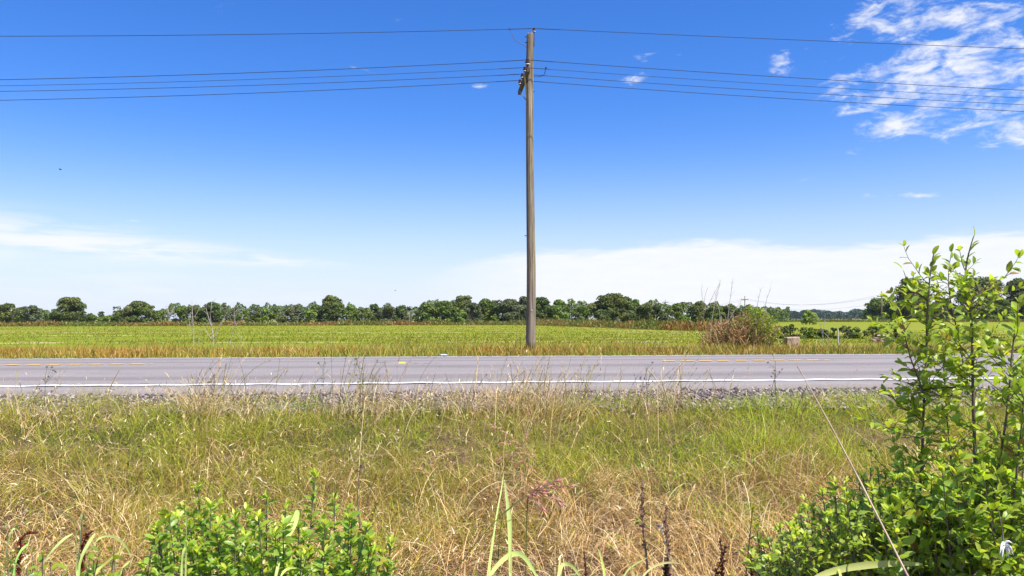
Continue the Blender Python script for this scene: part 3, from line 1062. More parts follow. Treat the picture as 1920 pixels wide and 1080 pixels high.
TREES = [
    (16, 569, 58, 'round', 'olive', 'broad dark olive tree cut by the left edge of the photo', 200),
    (60, 572, 48, 'round', 'grey', 'rounded grey green tree second from the left edge', 196),
    (98, 584, 26, 'round', 'light', 'small light green shrub just left of the tall tree at far left', 205, 'shrub'),
    (131, 557, 50, 'tall', 'olive', 'tall tree with uneven layered crown rising highest at far left', 205),
    (106, 583, 40, 'round', 'dark', 'low dark tree under the left side of the tall far-left tree', 202),
    (156, 583, 34, 'round', 'dark', 'low dark tree against the right side of the tall far-left tree', 200),
    (176, 590, 26, 'round', 'mid', 'low green shrub at the left of the gap in the treeline', 200, 'shrub'),
    (190, 584, 24, 'round', 'dark', 'small rounded tree standing in the gap of the treeline', 240),
    (203, 591, 20, 'round', 'light', 'little light shrub in the treeline gap', 225, 'shrub'),
    (219, 574, 24, 'airy', 'olive', 'open crowned small tree just right of the treeline gap', 205),
    (217, 590, 18, 'round', 'dark', 'dark low shrub at the right of the treeline gap', 202, 'shrub'),
    (258, 564, 66, 'oak', 'olive', 'wide domed dark oak between the gap and the bare grey tree', 200),
    (300, 583, 28, 'round', 'light', 'pale green shrub between the wide oak and the bare tree', 203, 'shrub'),
    (317, 567, 30, 'dead', '', 'bare leafless grey tree in the left treeline', 205),
    (338, 574, 32, 'round', 'mid', 'mid green tree directly right of the bare grey tree', 203),
    (363, 571, 36, 'oak', 'olive', 'flat topped olive tree behind the leftmost pale dead sapling', 205),
    (398, 566, 44, 'oak', 'dark', 'taller dark tree behind the middle pale dead sapling', 203),
    (423, 567, 22, 'airy', 'grey', 'thin pale see-through tree right of the taller dark tree', 208),
    (440, 575, 26, 'dead', '', 'small greyish half-dead tree behind the right pale sapling', 207),
    (442, 577, 30, 'round', 'grey', 'dull green tree around the half-dead grey trunk', 211),
    (457, 580, 30, 'round', 'mid', 'low yellowish green tree right of the half-dead trunk', 202),
    (477, 576, 34, 'round', 'olive', 'olive tree left of the bright light green tree', 205),
    (501, 577, 24, 'round', 'light', 'bright light green young tree in the left half of the treeline', 203),
    (520, 577, 28, 'round', 'mid', 'rounded mid green tree right of the bright young tree', 205),
    (550, 571, 48, 'round', 'grey', 'broad grey green tree left of the tall rounded treetop', 203),
    (580, 580, 26, 'round', 'light', 'light green low tree at the foot of the broad grey green one', 199),
    (593, 571, 32, 'round', 'dark', 'dark tree touching the left side of the tall rounded treetop', 206),
    (622, 553, 42, 'tall', 'olive', 'tallest rounded treetop in the left half of the photo', 205),
    (622, 582, 50, 'round', 'dark', 'dark bushy tree at the foot of the tallest left-half treetop', 202),
    (656, 573, 32, 'round', 'mid', 'green tree directly right of the tallest left-half treetop', 203),
    (685, 577, 40, 'round', 'olive', 'low wide olive tree below a darker rounded top', 201),
    (703, 570, 28, 'oak', 'dark', 'dark rounded top poking up behind the low wide olive tree', 207),
    (727, 572, 34, 'round', 'grey', 'grey green tree left of the narrow dark one', 203),
    (752, 572, 28, 'round', 'dark', 'narrow dark tree left of the pale dead trunk', 205),
    (770, 574, 24, 'airy', 'olive', 'thin crowned tree with gaps at the dip in the treeline', 205),
    (768, 580, 14, 'dead', '', 'pale dead trunk standing in the dip of the treeline', 200),
    (786, 582, 18, 'round', 'dark', 'small dark conical tree in the dip of the treeline', 204),
    (804, 567, 36, 'round', 'mid', 'green tree starting the rise right of the dip', 206),
    (831, 563, 40, 'round', 'mid', 'leafy green tree left of the big central dome', 208),
    (855, 576, 34, 'round', 'light', 'bright low tree in front of the big central dome', 199),
    (871, 554, 54, 'round', 'olive', 'highest domed tree left of the utility pole', 210),
    (884, 567, 42, 'round', 'grey', 'grey green tree in front of the highest dome', 202),
    (911, 560, 36, 'round', 'mid', 'green tree right of the highest dome left of the pole', 207),
    (926, 592, 16, 'round', 'light', 'tiny pale shrub at the foot of the trees left of the pole', 190, 'shrub'),
    (932, 562, 24, 'round', 'dark', 'slim dark rounded tree near the pole on its left', 204),
    (957, 560, 46, 'round', 'grey', 'wide silvery tree second left of the utility pole', 203),
    (981, 556, 42, 'round', 'grey', 'silvery grey tree half hidden by the utility pole', 205),
    (1015, 557, 40, 'round', 'dark', 'dark green tree directly right of the utility pole', 205),
    (1048, 562, 36, 'round', 'light', 'bright green tree second right of the utility pole', 203),
    (1068, 559, 32, 'airy', 'light', 'pale wispy topped tree beside the bright green one', 208),
    (1090, 573, 36, 'round', 'mid', 'lower green tree left of the huge domed oak', 203),
    (1148, 549, 82, 'oak', 'olive', 'huge domed oak, the widest crown of the treeline', 206),
    (1130, 580, 44, 'round', 'dark', 'dark undergrowth tree beneath the left of the huge oak', 201),
    (1168, 578, 50, 'round', 'grey', 'greyish undergrowth tree beneath the right of the huge oak', 202),
    (1189, 561, 32, 'round', 'mid', 'green tree leaning on the right side of the huge oak', 204),
    (1211, 567, 32, 'round', 'olive', 'olive tree between the huge oak and the small far pole', 203),
    (1231, 571, 26, 'round', 'dark', 'dark rounded tree left of the smallest far pole', 205),
    (1251, 577, 28, 'round', 'olive', 'low olive tree in front of the smallest far pole', 202),
    (1277, 566, 38, 'round', 'mid', 'leafy tree between the smallest far pole and the tangled bush', 204),
    (1306, 565, 32, 'oak', 'olive', 'spreading tree behind the bare saplings left of the tangled bush', 205),
    (1338, 567, 34, 'round', 'mid', 'green tree behind the left half of the tangled bush', 204),
    (1366, 571, 40, 'round', 'olive', 'last tree of the treeline behind the tangled bush', 206),
    (1396, 583, 44, 'round', 'mid', 'low tree hidden mostly behind the tangled bush', 208),
    (1518, 581, 28, 'oak', 'bright', 'lone small bright tree before the distant blue woods', 150),
    (1650, 558, 56, 'round', 'mid', 'leafy tree behind the nearest far pole at right', 262),
    (1709, 521, 52, 'tall', 'olive', 'tall dark tree partly behind the left of the shrub', 256),
    (1705, 565, 64, 'round', 'mid', 'low green tree at the foot of the tall dark one behind the shrub', 258),
    (1770, 562, 70, 'round', 'olive', 'wide low tree seen through the middle of the shrub', 260),
    (1842, 519, 84, 'oak', 'olive', 'broad tall tree behind the right half of the shrub', 258),
    (1866, 556, 60, 'round', 'mid', 'bushy green tree below the broad tall one at right', 252),
    (1912, 521, 50, 'oak', 'olive', 'tall tree cut by the right edge of the photo', 256),
    (1925, 560, 60, 'round', 'dark', 'dark low tree at the right edge of the photo', 258),
]
for a in TREES:
    px, top, w, kind, cn, lab, Yt = a[:7]
    cat = a[7] if len(a) > 7 else 'tree'
    tree(px, top, w, kind, cn, lab, Yt, cat=cat, card=.26 * Yt / 205, group=('trees behind the shrub at right' if px > 1600 else 'trees along the far edge of the field') if px != 1518 else None)

# undergrowth belt under and behind the trees
rs = np.random.RandomState(390)
n = 46000
pxw = rs.uniform(-40, 1480, n)
pxw = pxw[~((pxw > 178) & (pxw < 208))]; n = len(pxw)
Yw = rs.uniform(206, 222, n)
topw = np.interp(pxw, [0, 100, 180, 210, 300, 420, 560, 780, 800, 980, 1100, 1300, 1480], [582, 584, 594, 586, 575, 572, 571, 577, 569, 566, 568, 569, 580]) + 13 * (vnoise(pxw, pxw * 0, 14, 391) - .5) + 7 * (vnoise(pxw, pxw * 0, 5, 392) - .5)
Hw = (597 - topw) / F * Yw + 1.3
zz = -.4 + Hw * rs.rand(n) ** .5
a_, b_ = rot_cards(n, rs.normal(size=(n, 3)) * .7 + np.array([0, -.5, .6]), rs.uniform(.14, .30, n), rs)
pos = np.stack([(pxw - 960) / F * Yw, Yw, zz], -1)
q = np.stack([pos - a_, pos - b_, pos + a_, pos + b_], 1).reshape(-1, 3)
kk_ = vnoise(pxw, zz * 6, 18, 393)[:, None]
cl_ = (np.array([[.072, .105, .024]]) * (1 - kk_) + np.array([[.125, .172, .032]]) * kk_) * rs.uniform(.75, 1.25, (n, 1))
o = np_mesh('undergrowth', q, np.arange(n * 4).reshape(-1, 4), M_crown, col=np.repeat(cl_, 4, 0))
tag(o, 'continuous green undergrowth along the foot of the far treeline', 'undergrowth', kind='stuff')

# distant woods: one mass
rs = np.random.RandomState(400)
n = 42000
Yw = rs.uniform(880, 960, n)
pxw = rs.uniform(1300, 2050, n)
topw = 583 + 5 * (vnoise(pxw, pxw * 0, 22, 401) - .5) + 4 * (vnoise(pxw, pxw * 0, 7, 402) - .5)
Xw = (pxw - 960) / F * Yw
Hw = (597 - topw) / F * Yw + 1.2
zz = -.4 + Hw * rs.rand(n) ** .65
a_, b_ = rot_cards(n, rs.normal(size=(n, 3)) + np.array([0, -.6, .6]), rs.uniform(.7, 1.4, n), rs)
pos = np.stack([Xw, Yw, zz], -1)
q = np.stack([pos - a_, pos - b_, pos + a_, pos + b_], 1).reshape(-1, 3)
cl_ = np.array([[.045, .085, .055]]) * (.7 + .7 * vnoise(pxw, zz * 3, 9, 403))[:, None] * rs.uniform(.8, 1.2, (n, 1))
o = np_mesh('distant_woods', q, np.arange(n * 4).reshape(-1, 4), M_crown, col=np.repeat(cl_, 4, 0))
tag(o, 'long low dark bluish wood on the horizon at right', 'woods', kind='stuff')


# ------------------------------------------------------------------ utility pole and its lines
M_wood, t, gg, out = mat_base('weathered_pole_wood')
b = principled(t, out)
co = N(t, 'ShaderNodeTexCoord')
mp = N(t, 'ShaderNodeMapping'); mp.inputs['Scale'].default_value = (26, 26, .55)
t.links.new(co.outputs['Object'], mp.inputs['Vector'])
ng = gg.noise(mp.outputs[0], 1.0, 7, .65, .4)
mp3 = N(t, 'ShaderNodeMapping'); mp3.inputs['Scale'].default_value = (60, 60, 1.2)
t.links.new(co.outputs['Object'], mp3.inputs['Vector'])
ncr = gg.noise(mp3.outputs[0], 1.0, 3, .5, .2)
nb = gg.noise(co.outputs['Object'], .9, 4, .6)
c = gg.mix(gg.ss(ng, .32, .68), (.10, .072, .045, 1), (.45, .37, .25, 1))
c = gg.mix(gg.m('MULTIPLY', gg.ss(nb, .4, .7), .55), c, (.27, .235, .13, 1))
c = gg.mix(gg.m('MULTIPLY', gg.ss(ncr, .55, .66), .85), c, (.05, .032, .02, 1))
spz = N(t, 'ShaderNodeSeparateXYZ'); t.links.new(co.outputs['Object'], spz.inputs[0])
c = gg.mix(gg.m('MULTIPLY', gg.ss(spz.outputs[2], 2.6, .3), .45), c, (.27, .215, .165, 1))
gg.put(b.inputs['Base Color'], c)
b.inputs['Roughness'].default_value = .9
b.inputs['Specular IOR Level'].default_value = .2
bn = N(t, 'ShaderNodeBump'); bn.inputs['Strength'].default_value = .9; bn.inputs['Distance'].default_value = .012
t.links.new(gg.m('SUBTRACT', ng, gg.m('MULTIPLY', gg.ss(ncr, .58, .72), .8)), bn.inputs['Height']); t.links.new(bn.outputs[0], b.inputs['Normal'])
M_arm = simple('crossarm_wood', (.10, .06, .033), .9, var=.4, scale=20, bump=.4, stretch=(1, 1, 1))  # base colour lowered to carry the arm's shade
M_porc = simple('brown_porcelain', (.085, .038, .022), .12, var=.2, scale=10)
M_skyglint = simple('painted_sky_glint', (.70, .66, .62), .15, var=.1, scale=10)  # pale tone painting the sky's reflection on the brown glaze
M_galv = simple('galvanised_steel', (.42, .42, .42), .5, metal=.8, var=.2, scale=20)
M_wire = simple('dark_wire', (.045, .045, .055), .55, metal=.3, var=.2, scale=10)
M_rust = simple('rusty_iron', (.10, .06, .045), .7, metal=.5, var=.3, scale=20)

PB = Gp(995, 23.0); PB.z -= .05
pole = empty('utility_pole', PB, 'tall weathered wooden utility pole with one crossarm beside the road', 'utility pole')
mb = MB()
ppts = []; prad = []
for py in (660, 640, 600, 560, 500, 430, 360, 290, 220, 160, 110, 80, 66, 63.2):
    cx = np.interp(py, [63, 120, 200, 300, 400, 500, 560, 640, 660], [994.5, 993.3, 993.0, 993.6, 994.6, 996.0, 996.0, 995.2, 995])
    ppts.append(P(cx, py, 23.0))
    prad.append(float(np.interp(py, [63, 150, 300, 450, 560, 620, 660], [6.9, 7.1, 7.4, 8.0, 8.7, 9.3, 9.6])) * 23 / F)
prad[-1] *= .9
mb.tube(ppts, prad, 28)
mb.build('shaft', M_wood, pole, off=PB, smooth=True)
mb = MB()                                               # ground wire stapled down the left front of the shaft
gpts = [p + Vector((-r * .62, -r * .80, 0)) for p, r in zip(ppts, prad)][:-2]
mb.tube(gpts, .011, 6)
mb.build('ground_wire', M_rust, pole, off=PB)
UD = Vector((1, SL, 0)).normalized()                    # along the lines
AD = Vector((-.105, 1, 0)).normalized()                 # along the crossarm
iy = [(989, 113), (984.6, 126), (979.8, 138), (975.2, 150)]
zi = P(989, 113, 22.15).z
ins = []
for px, py in iy:
    lo, hi = 20.0, 27.0
    for _ in range(40):
        m_ = (lo + hi) / 2
        if P(px, py, m_).z > zi:
            hi = m_
        else:
            lo = m_
    q = P(px, py, (lo + hi) / 2); ins.append(q)
d_ = (ins[3] - ins[0]).normalized()
ins = [ins[0] + d_ * (ins[3] - ins[0]).length * k / 3 for k in range(4)]
arm_a = ins[0] - d_ * .22 - Vector((0, 0, .34)); arm_b = ins[3] + d_ * .20 - Vector((0, 0, .34))
rotm = Matrix.Rotation(math.atan2(d_.y, d_.x), 3, 'Z')
mb = MB()
mb.box((arm_a + arm_b) / 2, ((arm_b - arm_a).length, .095, .125), rotm)
arm = mb.build('crossarm', M_arm, pole, off=PB)
bv = arm.modifiers.new('bevel', 'BEVEL'); bv.width = .008; bv.segments = 2
for s in (-.75, .75):                                   # flat braces from the arm down to the shaft
    mid = (arm_a + arm_b) / 2
    e = Vector((ppts[9].x, 23.0, 0)) * 1.0
    top_ = mid + d_ * s + Vector((-.055, 0, -.03)) if s > 0 else mid + d_ * s + Vector((-.055, 0, -.03))
    low_ = Vector((ppts[10].x - .02, 23.0 - .02, mid.z - .52)) + d_ * (.08 if s > 0 else -.12) + Vector((-.10, 0, 0))
    mb = MB(); mb.tube([top_, low_], .016, 4)
    mb.build('brace', M_galv, pole, off=PB)
mb = MB()
mb.tube([(arm_a + arm_b) / 2 + Vector((-.09, 0, 0)), (arm_a + arm_b) / 2 + Vector((.25, .02, 0))], .014, 6)
mb.build('through_bolt', M_rust, pole, off=PB)


def insulator(base, parent, sc=1.0, pin=.13):
    mb = MB()
    prof = [(.030, 0), (.058, .01), (.060, .035), (.044, .04), (.042, .055), (.062, .062), (.060, .092), (.038, .098), (.036, .118), (.044, .122), (.042, .15), (.02, .16)]
    mb.lathe(base, (0, 0, 1), [(r * sc, h * sc) for r, h in prof], 14)
    o = mb.build('insulator', M_porc, parent, off=PB, smooth=False)
    mb = MB()
    mb.lathe(Vector(base) + Vector((0, 0, .012 * sc)), (0, 0, 1), [(.0615 * sc, 0), (.0635 * sc, .004), (.0635 * sc, .018 * sc), (.0615 * sc, .022 * sc)], 14)
    mb.build('sky_glint_band', M_skyglint, o, off=PB)  # added ring, paints the bright sky mirrored in the insulator
    mb = MB()
    mb.tube([Vector(base) - Vector((0, 0, pin)), Vector(base) + Vector((0, 0, .01))], .012, 6)
    mb.build('pin', M_rust, o, off=PB)
    return Vector(base) + Vector((0, 0, .135 * sc))


tops = []
for k, q in enumerate(ins):
    tops.append(insulator(q - Vector((0, 0, .145)), pole, 1.15 if k == 0 else 1.0, .14))
ti = P(1001.3, 53.5, 22.98)
tops.append(insulator(ti - Vector((0, 0, .11)), pole, .82, .05))
mb = MB()
bt = ti - Vector((0, 0, .12))
mb.box(bt - Vector((.0, 0, .20)), (.022, .04, .40))
mb.build('top_bracket', M_rust, pole, off=PB)
mb = MB()                                               # jumper from the top line down to the shaft
jp = [P(954, 54.2, 23.0), P(956.5, 57, 22.95), P(961, 66, 22.9), P(966.5, 76.5, 22.88), P(976, 82, 22.88), P(986.5, 87.5, 22.88), P(988.3, 93, 22.88)]
mb.tube(jp, .009, 6)
mb.box(jp[0], (.03, .03, .03))
mb.build('jumper_lead', M_wire, pole, off=PB)
mb = MB()
jp = [P(1023.7, 127, 22.8), P(1022, 133, 22.85), P(1021.4, 138, 22.9), P(1018, 142, 22.95), P(1011, 144, 23), P(1001, 143.7, 23)]
mb.tube(jp, .009, 6)
mb.box(jp[0], (.045, .04, .045))
mb.build('jumper_lead', M_wire, pole, off=PB)
for px, py in ((985.8, 69), (986, 79.5), (985.3, 442), (1000.6, 172)):
    mb = MB(); q = P(px, py, 22.98); mb.box(q, (.05, .03, .022))
    mb.build('staple', M_rust, pole, off=PB)
mb = MB(); q = P(997, 582, 22.86); mb.lathe(q, (0, -1, 0), [(.014, 0), (.014, .008), (.006, .014)], 10)
mb.build('nail_disc', simple('white_enamel', (.8, .8, .8), .4), pole, off=PB)


def wire(base, sagL, sagR, label, LL=60., LR=60., r=.0085):
    pts = []
    for i in range(-60, 61):
        s_ = (i / 60.0) * (LL if i < 0 else LR)
        L = LL if i < 0 else LR
        S = sagL if i < 0 else sagR
        a = abs(s_)
        pts.append(base + UD * s_ - Vector((0, 0, 4 * S * a * (L - a) / (L * L))))
    mb = MB(); mb.tube(pts, r, 5)
    # tie wire wrapped each side of the insulator
    o = mb.build('power_line', M_wire, None)
    for sgn in (-1, 1):
        mb = MB()
        L = LL if sgn < 0 else LR; S = sagL if sgn < 0 else sagR
        coil = []
        for k in range(111):
            a = .08 + k * .006
            p0 = base + UD * (sgn * a) - Vector((0, 0, 4 * S * a * (L - a) / (L * L)))
            coil.append(p0 + Vector((0, math.cos(k * .785) * .012, math.sin(k * .785) * .012)))
        mb.tube(coil, .0045, 4)
        mb.build('tie_wire', M_wire, o)
    tag(o, label, 'power line', 'power lines carried by the roadside pole')
    return o


wire(tops[4], .84, .28, 'topmost thin power line on the pole tip insulator, well above the other four')
wire(tops[0], 1.22, .74, 'second power line from the top, first of the four crossarm lines')
wire(tops[1], 1.16, .76, 'third power line from the top, second of the four crossarm lines', r=.006)
wire(tops[2], 1.12, .78, 'fourth power line from the top, third of the four crossarm lines', r=.0075)
wire(tops[3], 1.22, .82, 'lowest power line, at the far end of the crossarm')

# far poles and lines
fpoles = [(1653, 546, 240, .24, 556, 'nearest far pole, a bare post with short crossarm left of the shrub'),
          (1396.5, 555, 300, .24, 562, 'far pole rising behind the tangled bush'),
          (1247.5, 562, 356, .22, 567, 'smallest far pole above the trees left of the tangled bush')]
fends = []
for px, top, Yp, rad, ca_, lab in fpoles:
    base = P(px, 597, Yp); base = Vector((base.x, Yp, -.4))
    r_ = empty('utility_pole', base, lab, 'utility pole', 'far utility poles')
    tp = P(px, top, Yp)
    mb = MB(); mb.tube([base, base.lerp(tp, .5), tp], [rad, rad * .85, rad * .7], 10)
    mb.build('shaft', M_wood, r_, off=base, smooth=True)
    ct = P(px, ca_, Yp - rad)
    mb = MB(); mb.box(ct, (2.6, .16, .20)); mb.build('crossarm', M_arm, r_, off=base)
    for s in (-1.15, -.4, .4, 1.15):
        mb = MB(); mb.lathe(ct + Vector((s, 0, .10)), (0, 0, 1), [(.05, 0), (.09, .05), (.06, .14), (.08, .2), (.03, .26)], 8)
        mb.build('insulator', M_porc, r_, off=base)
    fends.append(ct)
nxt = P(1990, 548, 190)
chain = [nxt] + fends
for j, (s, lab) in enumerate([(-1.15, 'faint far power line, left end of the crossarms'), (1.15, 'faint far power line, right end of the crossarms')]):
    mb = MB()
    pts = []
    for a, c_ in zip(chain[:-1], chain[1:]):
        for i in range(24):
            f = i / 24
            pts.append(a.lerp(c_, f) + Vector((s, 0, .36 - 4 * 2.6 * f * (1 - f))))
    pts.append(chain[-1] + Vector((s, 0, .36)))
    mb.tube(pts, .022, 4)
    o = mb.build('power_line', M_wire, None)
    tag(o, lab, 'power line', 'far power lines')
mb = MB(); pts = []
for a, c_ in zip(chain[:-1], chain[1:]):
    for i in range(24):
        f = i / 24
        pts.append(a.lerp(c_, f) + Vector((0, 0, -1.9 - 4 * 2.0 * f * (1 - f))))
pts.append(chain[-1] + Vector((0, 0, -1.9)))
mb.tube(pts, .020, 4)
o = mb.build('power_line', M_wire, None)
tag(o, 'faint lowest far line sagging below the far crossarms', 'power line', 'far power lines')


# ------------------------------------------------------------------ leaves and shrubs
def leaf_arrays(pos, dirs, nrm, length, width, col, fold=.18, droop=.15):
    pos = np.asarray(pos, float); dirs = np.asarray(dirs, float); nrm = np.asarray(nrm, float)
    dirs /= np.linalg.norm(dirs, axis=1, keepdims=True) + 1e-9
    sd = np.cross(dirs, nrm); sd /= np.linalg.norm(sd, axis=1, keepdims=True) + 1e-9
    up = np.cross(sd, dirs)
    L = np.asarray(length)[:, None]; W = np.asarray(width)[:, None]

    def pt(t, s, u):
        return pos + dirs * L * t + sd * W * s + up * L * u
    d = droop
    ring = [pt(0, 0, 0), pt(.30, 0, .02), pt(.66, 0, -.25 * d), pt(1, 0, -d),
            pt(.26, -.40, fold * .35), pt(.62, -.48, fold * .4 - .2 * d), pt(.86, -.26, fold * .2 - .6 * d),
            pt(.26, .40, fold * .35), pt(.62, .48, fold * .4 - .2 * d), pt(.86, .26, fold * .2 - .6 * d)]
    V_ = np.stack(ring, 1)
    f = np.array([[0, 1, 4, 4], [1, 2, 5, 4], [2, 3, 6, 5], [0, 7, 1, 1], [7, 8, 2, 1], [8, 9, 3, 2]])
    tri = np.array([[0, 1, 4], [1, 2, 5], [1, 5, 4], [2, 3, 6], [2, 6, 5], [0, 7, 1], [7, 8, 2], [7, 2, 1], [8, 9, 3], [8, 3, 2]])
    n = len(pos)
    Fc = (tri[None] + (np.arange(n) * 10)[:, None, None]).reshape(-1, 3)
    return V_.reshape(-1, 3), Fc, np.repeat(np.asarray(col), 10, 0)


class Foliage:
    def __init__(self, seed):
        self.r = random.Random(seed)
        self.p = []; self.d = []; self.n = []; self.l = []; self.w = []; self.c = []

    def leaf(self, p, d, length, width, col):
        r = self.r
        nm = Vector((r.gauss(0, .55), r.gauss(0, .55) - .1, 1.0))
        if abs(nm.normalized().dot(d.normalized())) > .9:
            nm = nm + Vector((r.uniform(-1, 1), r.uniform(-1, 1), 0))
        self.p.append(p); self.d.append(d); self.n.append(nm); self.l.append(length); self.w.append(width); self.c.append(col)

    def build(self, name, mat, parent, off):
        V_, Fc, C_ = leaf_arrays([tuple(x) for x in self.p], [tuple(x) for x in self.d], [tuple(x) for x in self.n], self.l, self.w, self.c)
        return np_mesh(name, V_, Fc, mat, parent, col=C_, off=off, smooth=True)


def resample(pts, step):
    pts = [Vector(p) for p in pts]
    out = []; 
    for a, b_ in zip(pts[:-1], pts[1:]):
        n_ = max(1, int((b_ - a).length / step))
        for i in range(n_):
            out.append(a.lerp(b_, i / n_))
    out.append(pts[-1])
    return out


def smooth_path(pts, it=2):
    pts = [Vector(p) for p in pts]
    for _ in range(it):
        q = [pts[0]]
        for a, b_ in zip(pts[:-1], pts[1:]):
            q += [a.lerp(b_, .25), a.lerp(b_, .75)]
        q.append(pts[-1])
        pts = q
    return pts


def varcol(r, base, tipcol=None, f=0.0, jit=.22):
    c = [b_ * (1 - f) + (tipcol[i] if tipcol else b_) * f for i, b_ in enumerate(base)]
    k = r.uniform(1 - jit, 1 + jit)
    if r.random() < .035:
        c = [.38, .25, .07] if r.random() < .5 else [.50, .44, .06]
    return (c[0] * k * r.uniform(.88, 1.12), c[1] * k, c[2] * k * r.uniform(.7, 1.3))


def leafy_twig(fol, mbt, p0, d0, L, r0, leaf, ratio, spacing, cols, r, leaf_jit=.25, grav=.0, bare=.12, young=.35, tw_r=.0016):
    """a twig with alternate leaves; returns its end"""
    n_ = max(3, int(L / .02))
    p = Vector(p0); d = Vector(d0).normalized()
    pts = [p.copy()]
    k = 0; acc = 0
    side = r.choice((-1, 1))
    for i in range(n_):
        d = (d + Vector((r.gauss(0, .09), r.gauss(0, .09), r.gauss(.03, .07) - grav))).normalized()
        q = p + d * (L / n_)
        acc += L / n_
        f = (i + 1) / n_
        if f > bare and acc >= spacing:
            acc = 0
            perp = d.cross(Vector((r.gauss(0, 1), r.gauss(0, 1), r.gauss(.4, .7)))).normalized()
            side = -side
            ld = (d * r.uniform(.45, .95) + perp * side * r.uniform(.6, 1.0)).normalized()
            s = leaf * r.uniform(1 - leaf_jit, 1 + leaf_jit) * (1 - .35 * max(0, f - .7) / .3)
            fol.leaf(q, ld, s, s * ratio * r.uniform(.85, 1.15), varcol(r, cols[0], cols[1], young * f * r.random() * 2 if young else 0))
        p = q
        pts.append(p.copy())
    for _ in range(2):
        ld = (d + Vector((r.gauss(0, .4), r.gauss(0, .4), r.gauss(.1, .3)))).normalized()
        s = leaf * r.uniform(.55, .9)
        fol.leaf(p, ld, s, s * ratio, varcol(r, cols[0], cols[1], min(1, young * 2)))
    mbt.tube(pts, [tw_r * (1 - .6 * i / len(pts)) for i in range(len(pts))], 4, cap=False)
    return p


# tall shrub at the right
SHC = ((.28, .385, .045), (.54, .61, .085))
SB = Vector((1.42, 2.62, gz(1.42, 2.62)))
shrub = empty('leafy_shrub', SB, 'tall loose broadleaf shrub with reddish twigs filling the right edge', 'shrub')
r = random.Random(77)
fol = Foliage(78); mbt = MB()
YS = 2.62
stems = [
    # (pixel path top-down, depth offset, base radius)
    ([(1826, 442), (1821, 458), (1815, 480), (1811, 500), (1811, 520), (1815, 550), (1818, 580), (1822, 610), (1824, 660), (1824, 720), (1826, 790), (1828, 860), (1831, 960), (1836, 1080), (1845, 1300)], 0.0, .0075, 1.0),
    ([(1754, 462), (1750, 478), (1746, 500), (1743, 525), (1741, 560), (1737, 600), (1738, 640), (1735, 700), (1731, 780), (1729, 860), (1722, 960), (1716, 1080), (1725, 1300)], .10, .0065, 1.0),
    ([(1694, 507), (1701, 528), (1716, 545), (1738, 563)], .06, .003, .6),
    ([(1688, 585), (1694, 615), (1699, 640), (1706, 668), (1716, 695), (1728, 725), (1732, 745)], .02, .0035, .7),
    ([(1895, 512), (1880, 522), (1858, 532), (1840, 545), (1824, 562), (1819, 580)], -.05, .0032, .6),
    ([(1910, 575), (1905, 605), (1900, 640), (1894, 700), (1890, 760), (1880, 830), (1868, 900), (1855, 1000), (1850, 1200)], -.12, .006, 1.0),
    ([(1785, 470), (1779, 500), (1778, 535), (1784, 575), (1795, 620), (1806, 680), (1815, 740)], .18, .0035, .9),
    ([(1645, 792), (1670, 806), (1700, 815), (1728, 822)], -.02, .003, .45),
    ([(1662, 735), (1690, 762), (1715, 778), (1730, 790)], .05, .003, .45),
    ([(1925, 700), (1915, 800), (1905, 900), (1890, 1050), (1880, 1250)], -.2, .006, 1.0),
    ([(1700, 745), (1745, 728), (1790, 726), (1822, 724)], .02, .003, .6),
    ([(1930, 640), (1934, 720), (1930, 850), (1915, 1000), (1905, 1250)], .15, .006, 1.0),
    ([(1765, 640), (1770, 700), (1775, 780), (1785, 880), (1800, 1000), (1815, 1250)], .22, .005, 1.0),
    ([(1680, 860), (1695, 930), (1710, 1030), (1725, 1250)], .12, .004, 1.0),
]
for path, dy_, rad, dens in stems:
    pts = smooth_path([P(px, py, YS + dy_) for px, py in path][::-1], 1)
    mbs = MB()
    nn_ = len(pts)
    mbs.tube(pts, [rad * (1 - .78 * i / (nn_ - 1)) for i in range(nn_)], 6)
    if rad > .0045:
        mbs.build('stem', M_stemg, shrub, off=SB, smooth=True)
    else:
        mbt.v, mbt.v  # slender branches join the twigs below
        mbt.tube(pts, [rad * (1 - .75 * i / (nn_ - 1)) for i in range(nn_)], 5)
    rsm = resample(pts, .006)
    n_ = len(rsm)
    acc = 0
    for i, p in enumerate(rsm):
        if p.z < -.35:
            continue
        f = i / n_
        zt = p.z
        acc += .006
        t_ = (rsm[min(i + 2, n_ - 1)] - rsm[max(0, i - 2)]).normalized()
        low = float(np.interp(zt, [-.3, .1, .5, .93, 1.03, 1.15], [3.2, 3.4, 3.9, 3.9, 2.6, 1.2]))
        if acc > .021 / max(.5, low) and r.random() < .66:
            acc = 0
            a = r.uniform(0, 6.283)
            out_ = Vector((math.cos(a), math.sin(a) * .8, 0))
            if f > .93:
                d = (t_ + out_ * .7)
                s = .040 * r.uniform(.7, 1.2)
                fol.leaf(p, d, s, s * .52, varcol(r, SHC[0], SHC[1], .5))
            elif r.random() < .62:
                L = r.uniform(.035, .14) * (.55 + .3 * min(low, 2.2)) * dens
                leafy_twig(fol, mbt, p, t_ * r.uniform(.4, .9) + out_, max(.03, L), 0, .038, .50, .0125, SHC, r, grav=.02, young=.35)
            else:
                s = .043 * r.uniform(.7, 1.3)
                fol.leaf(p, t_ * .6 + out_, s, s * .50, varcol(r, SHC[0], SHC[1], .2))
mbt.build('twig', M_twig, shrub, off=SB)
fol.build('foliage', M_leaf, shrub, SB)


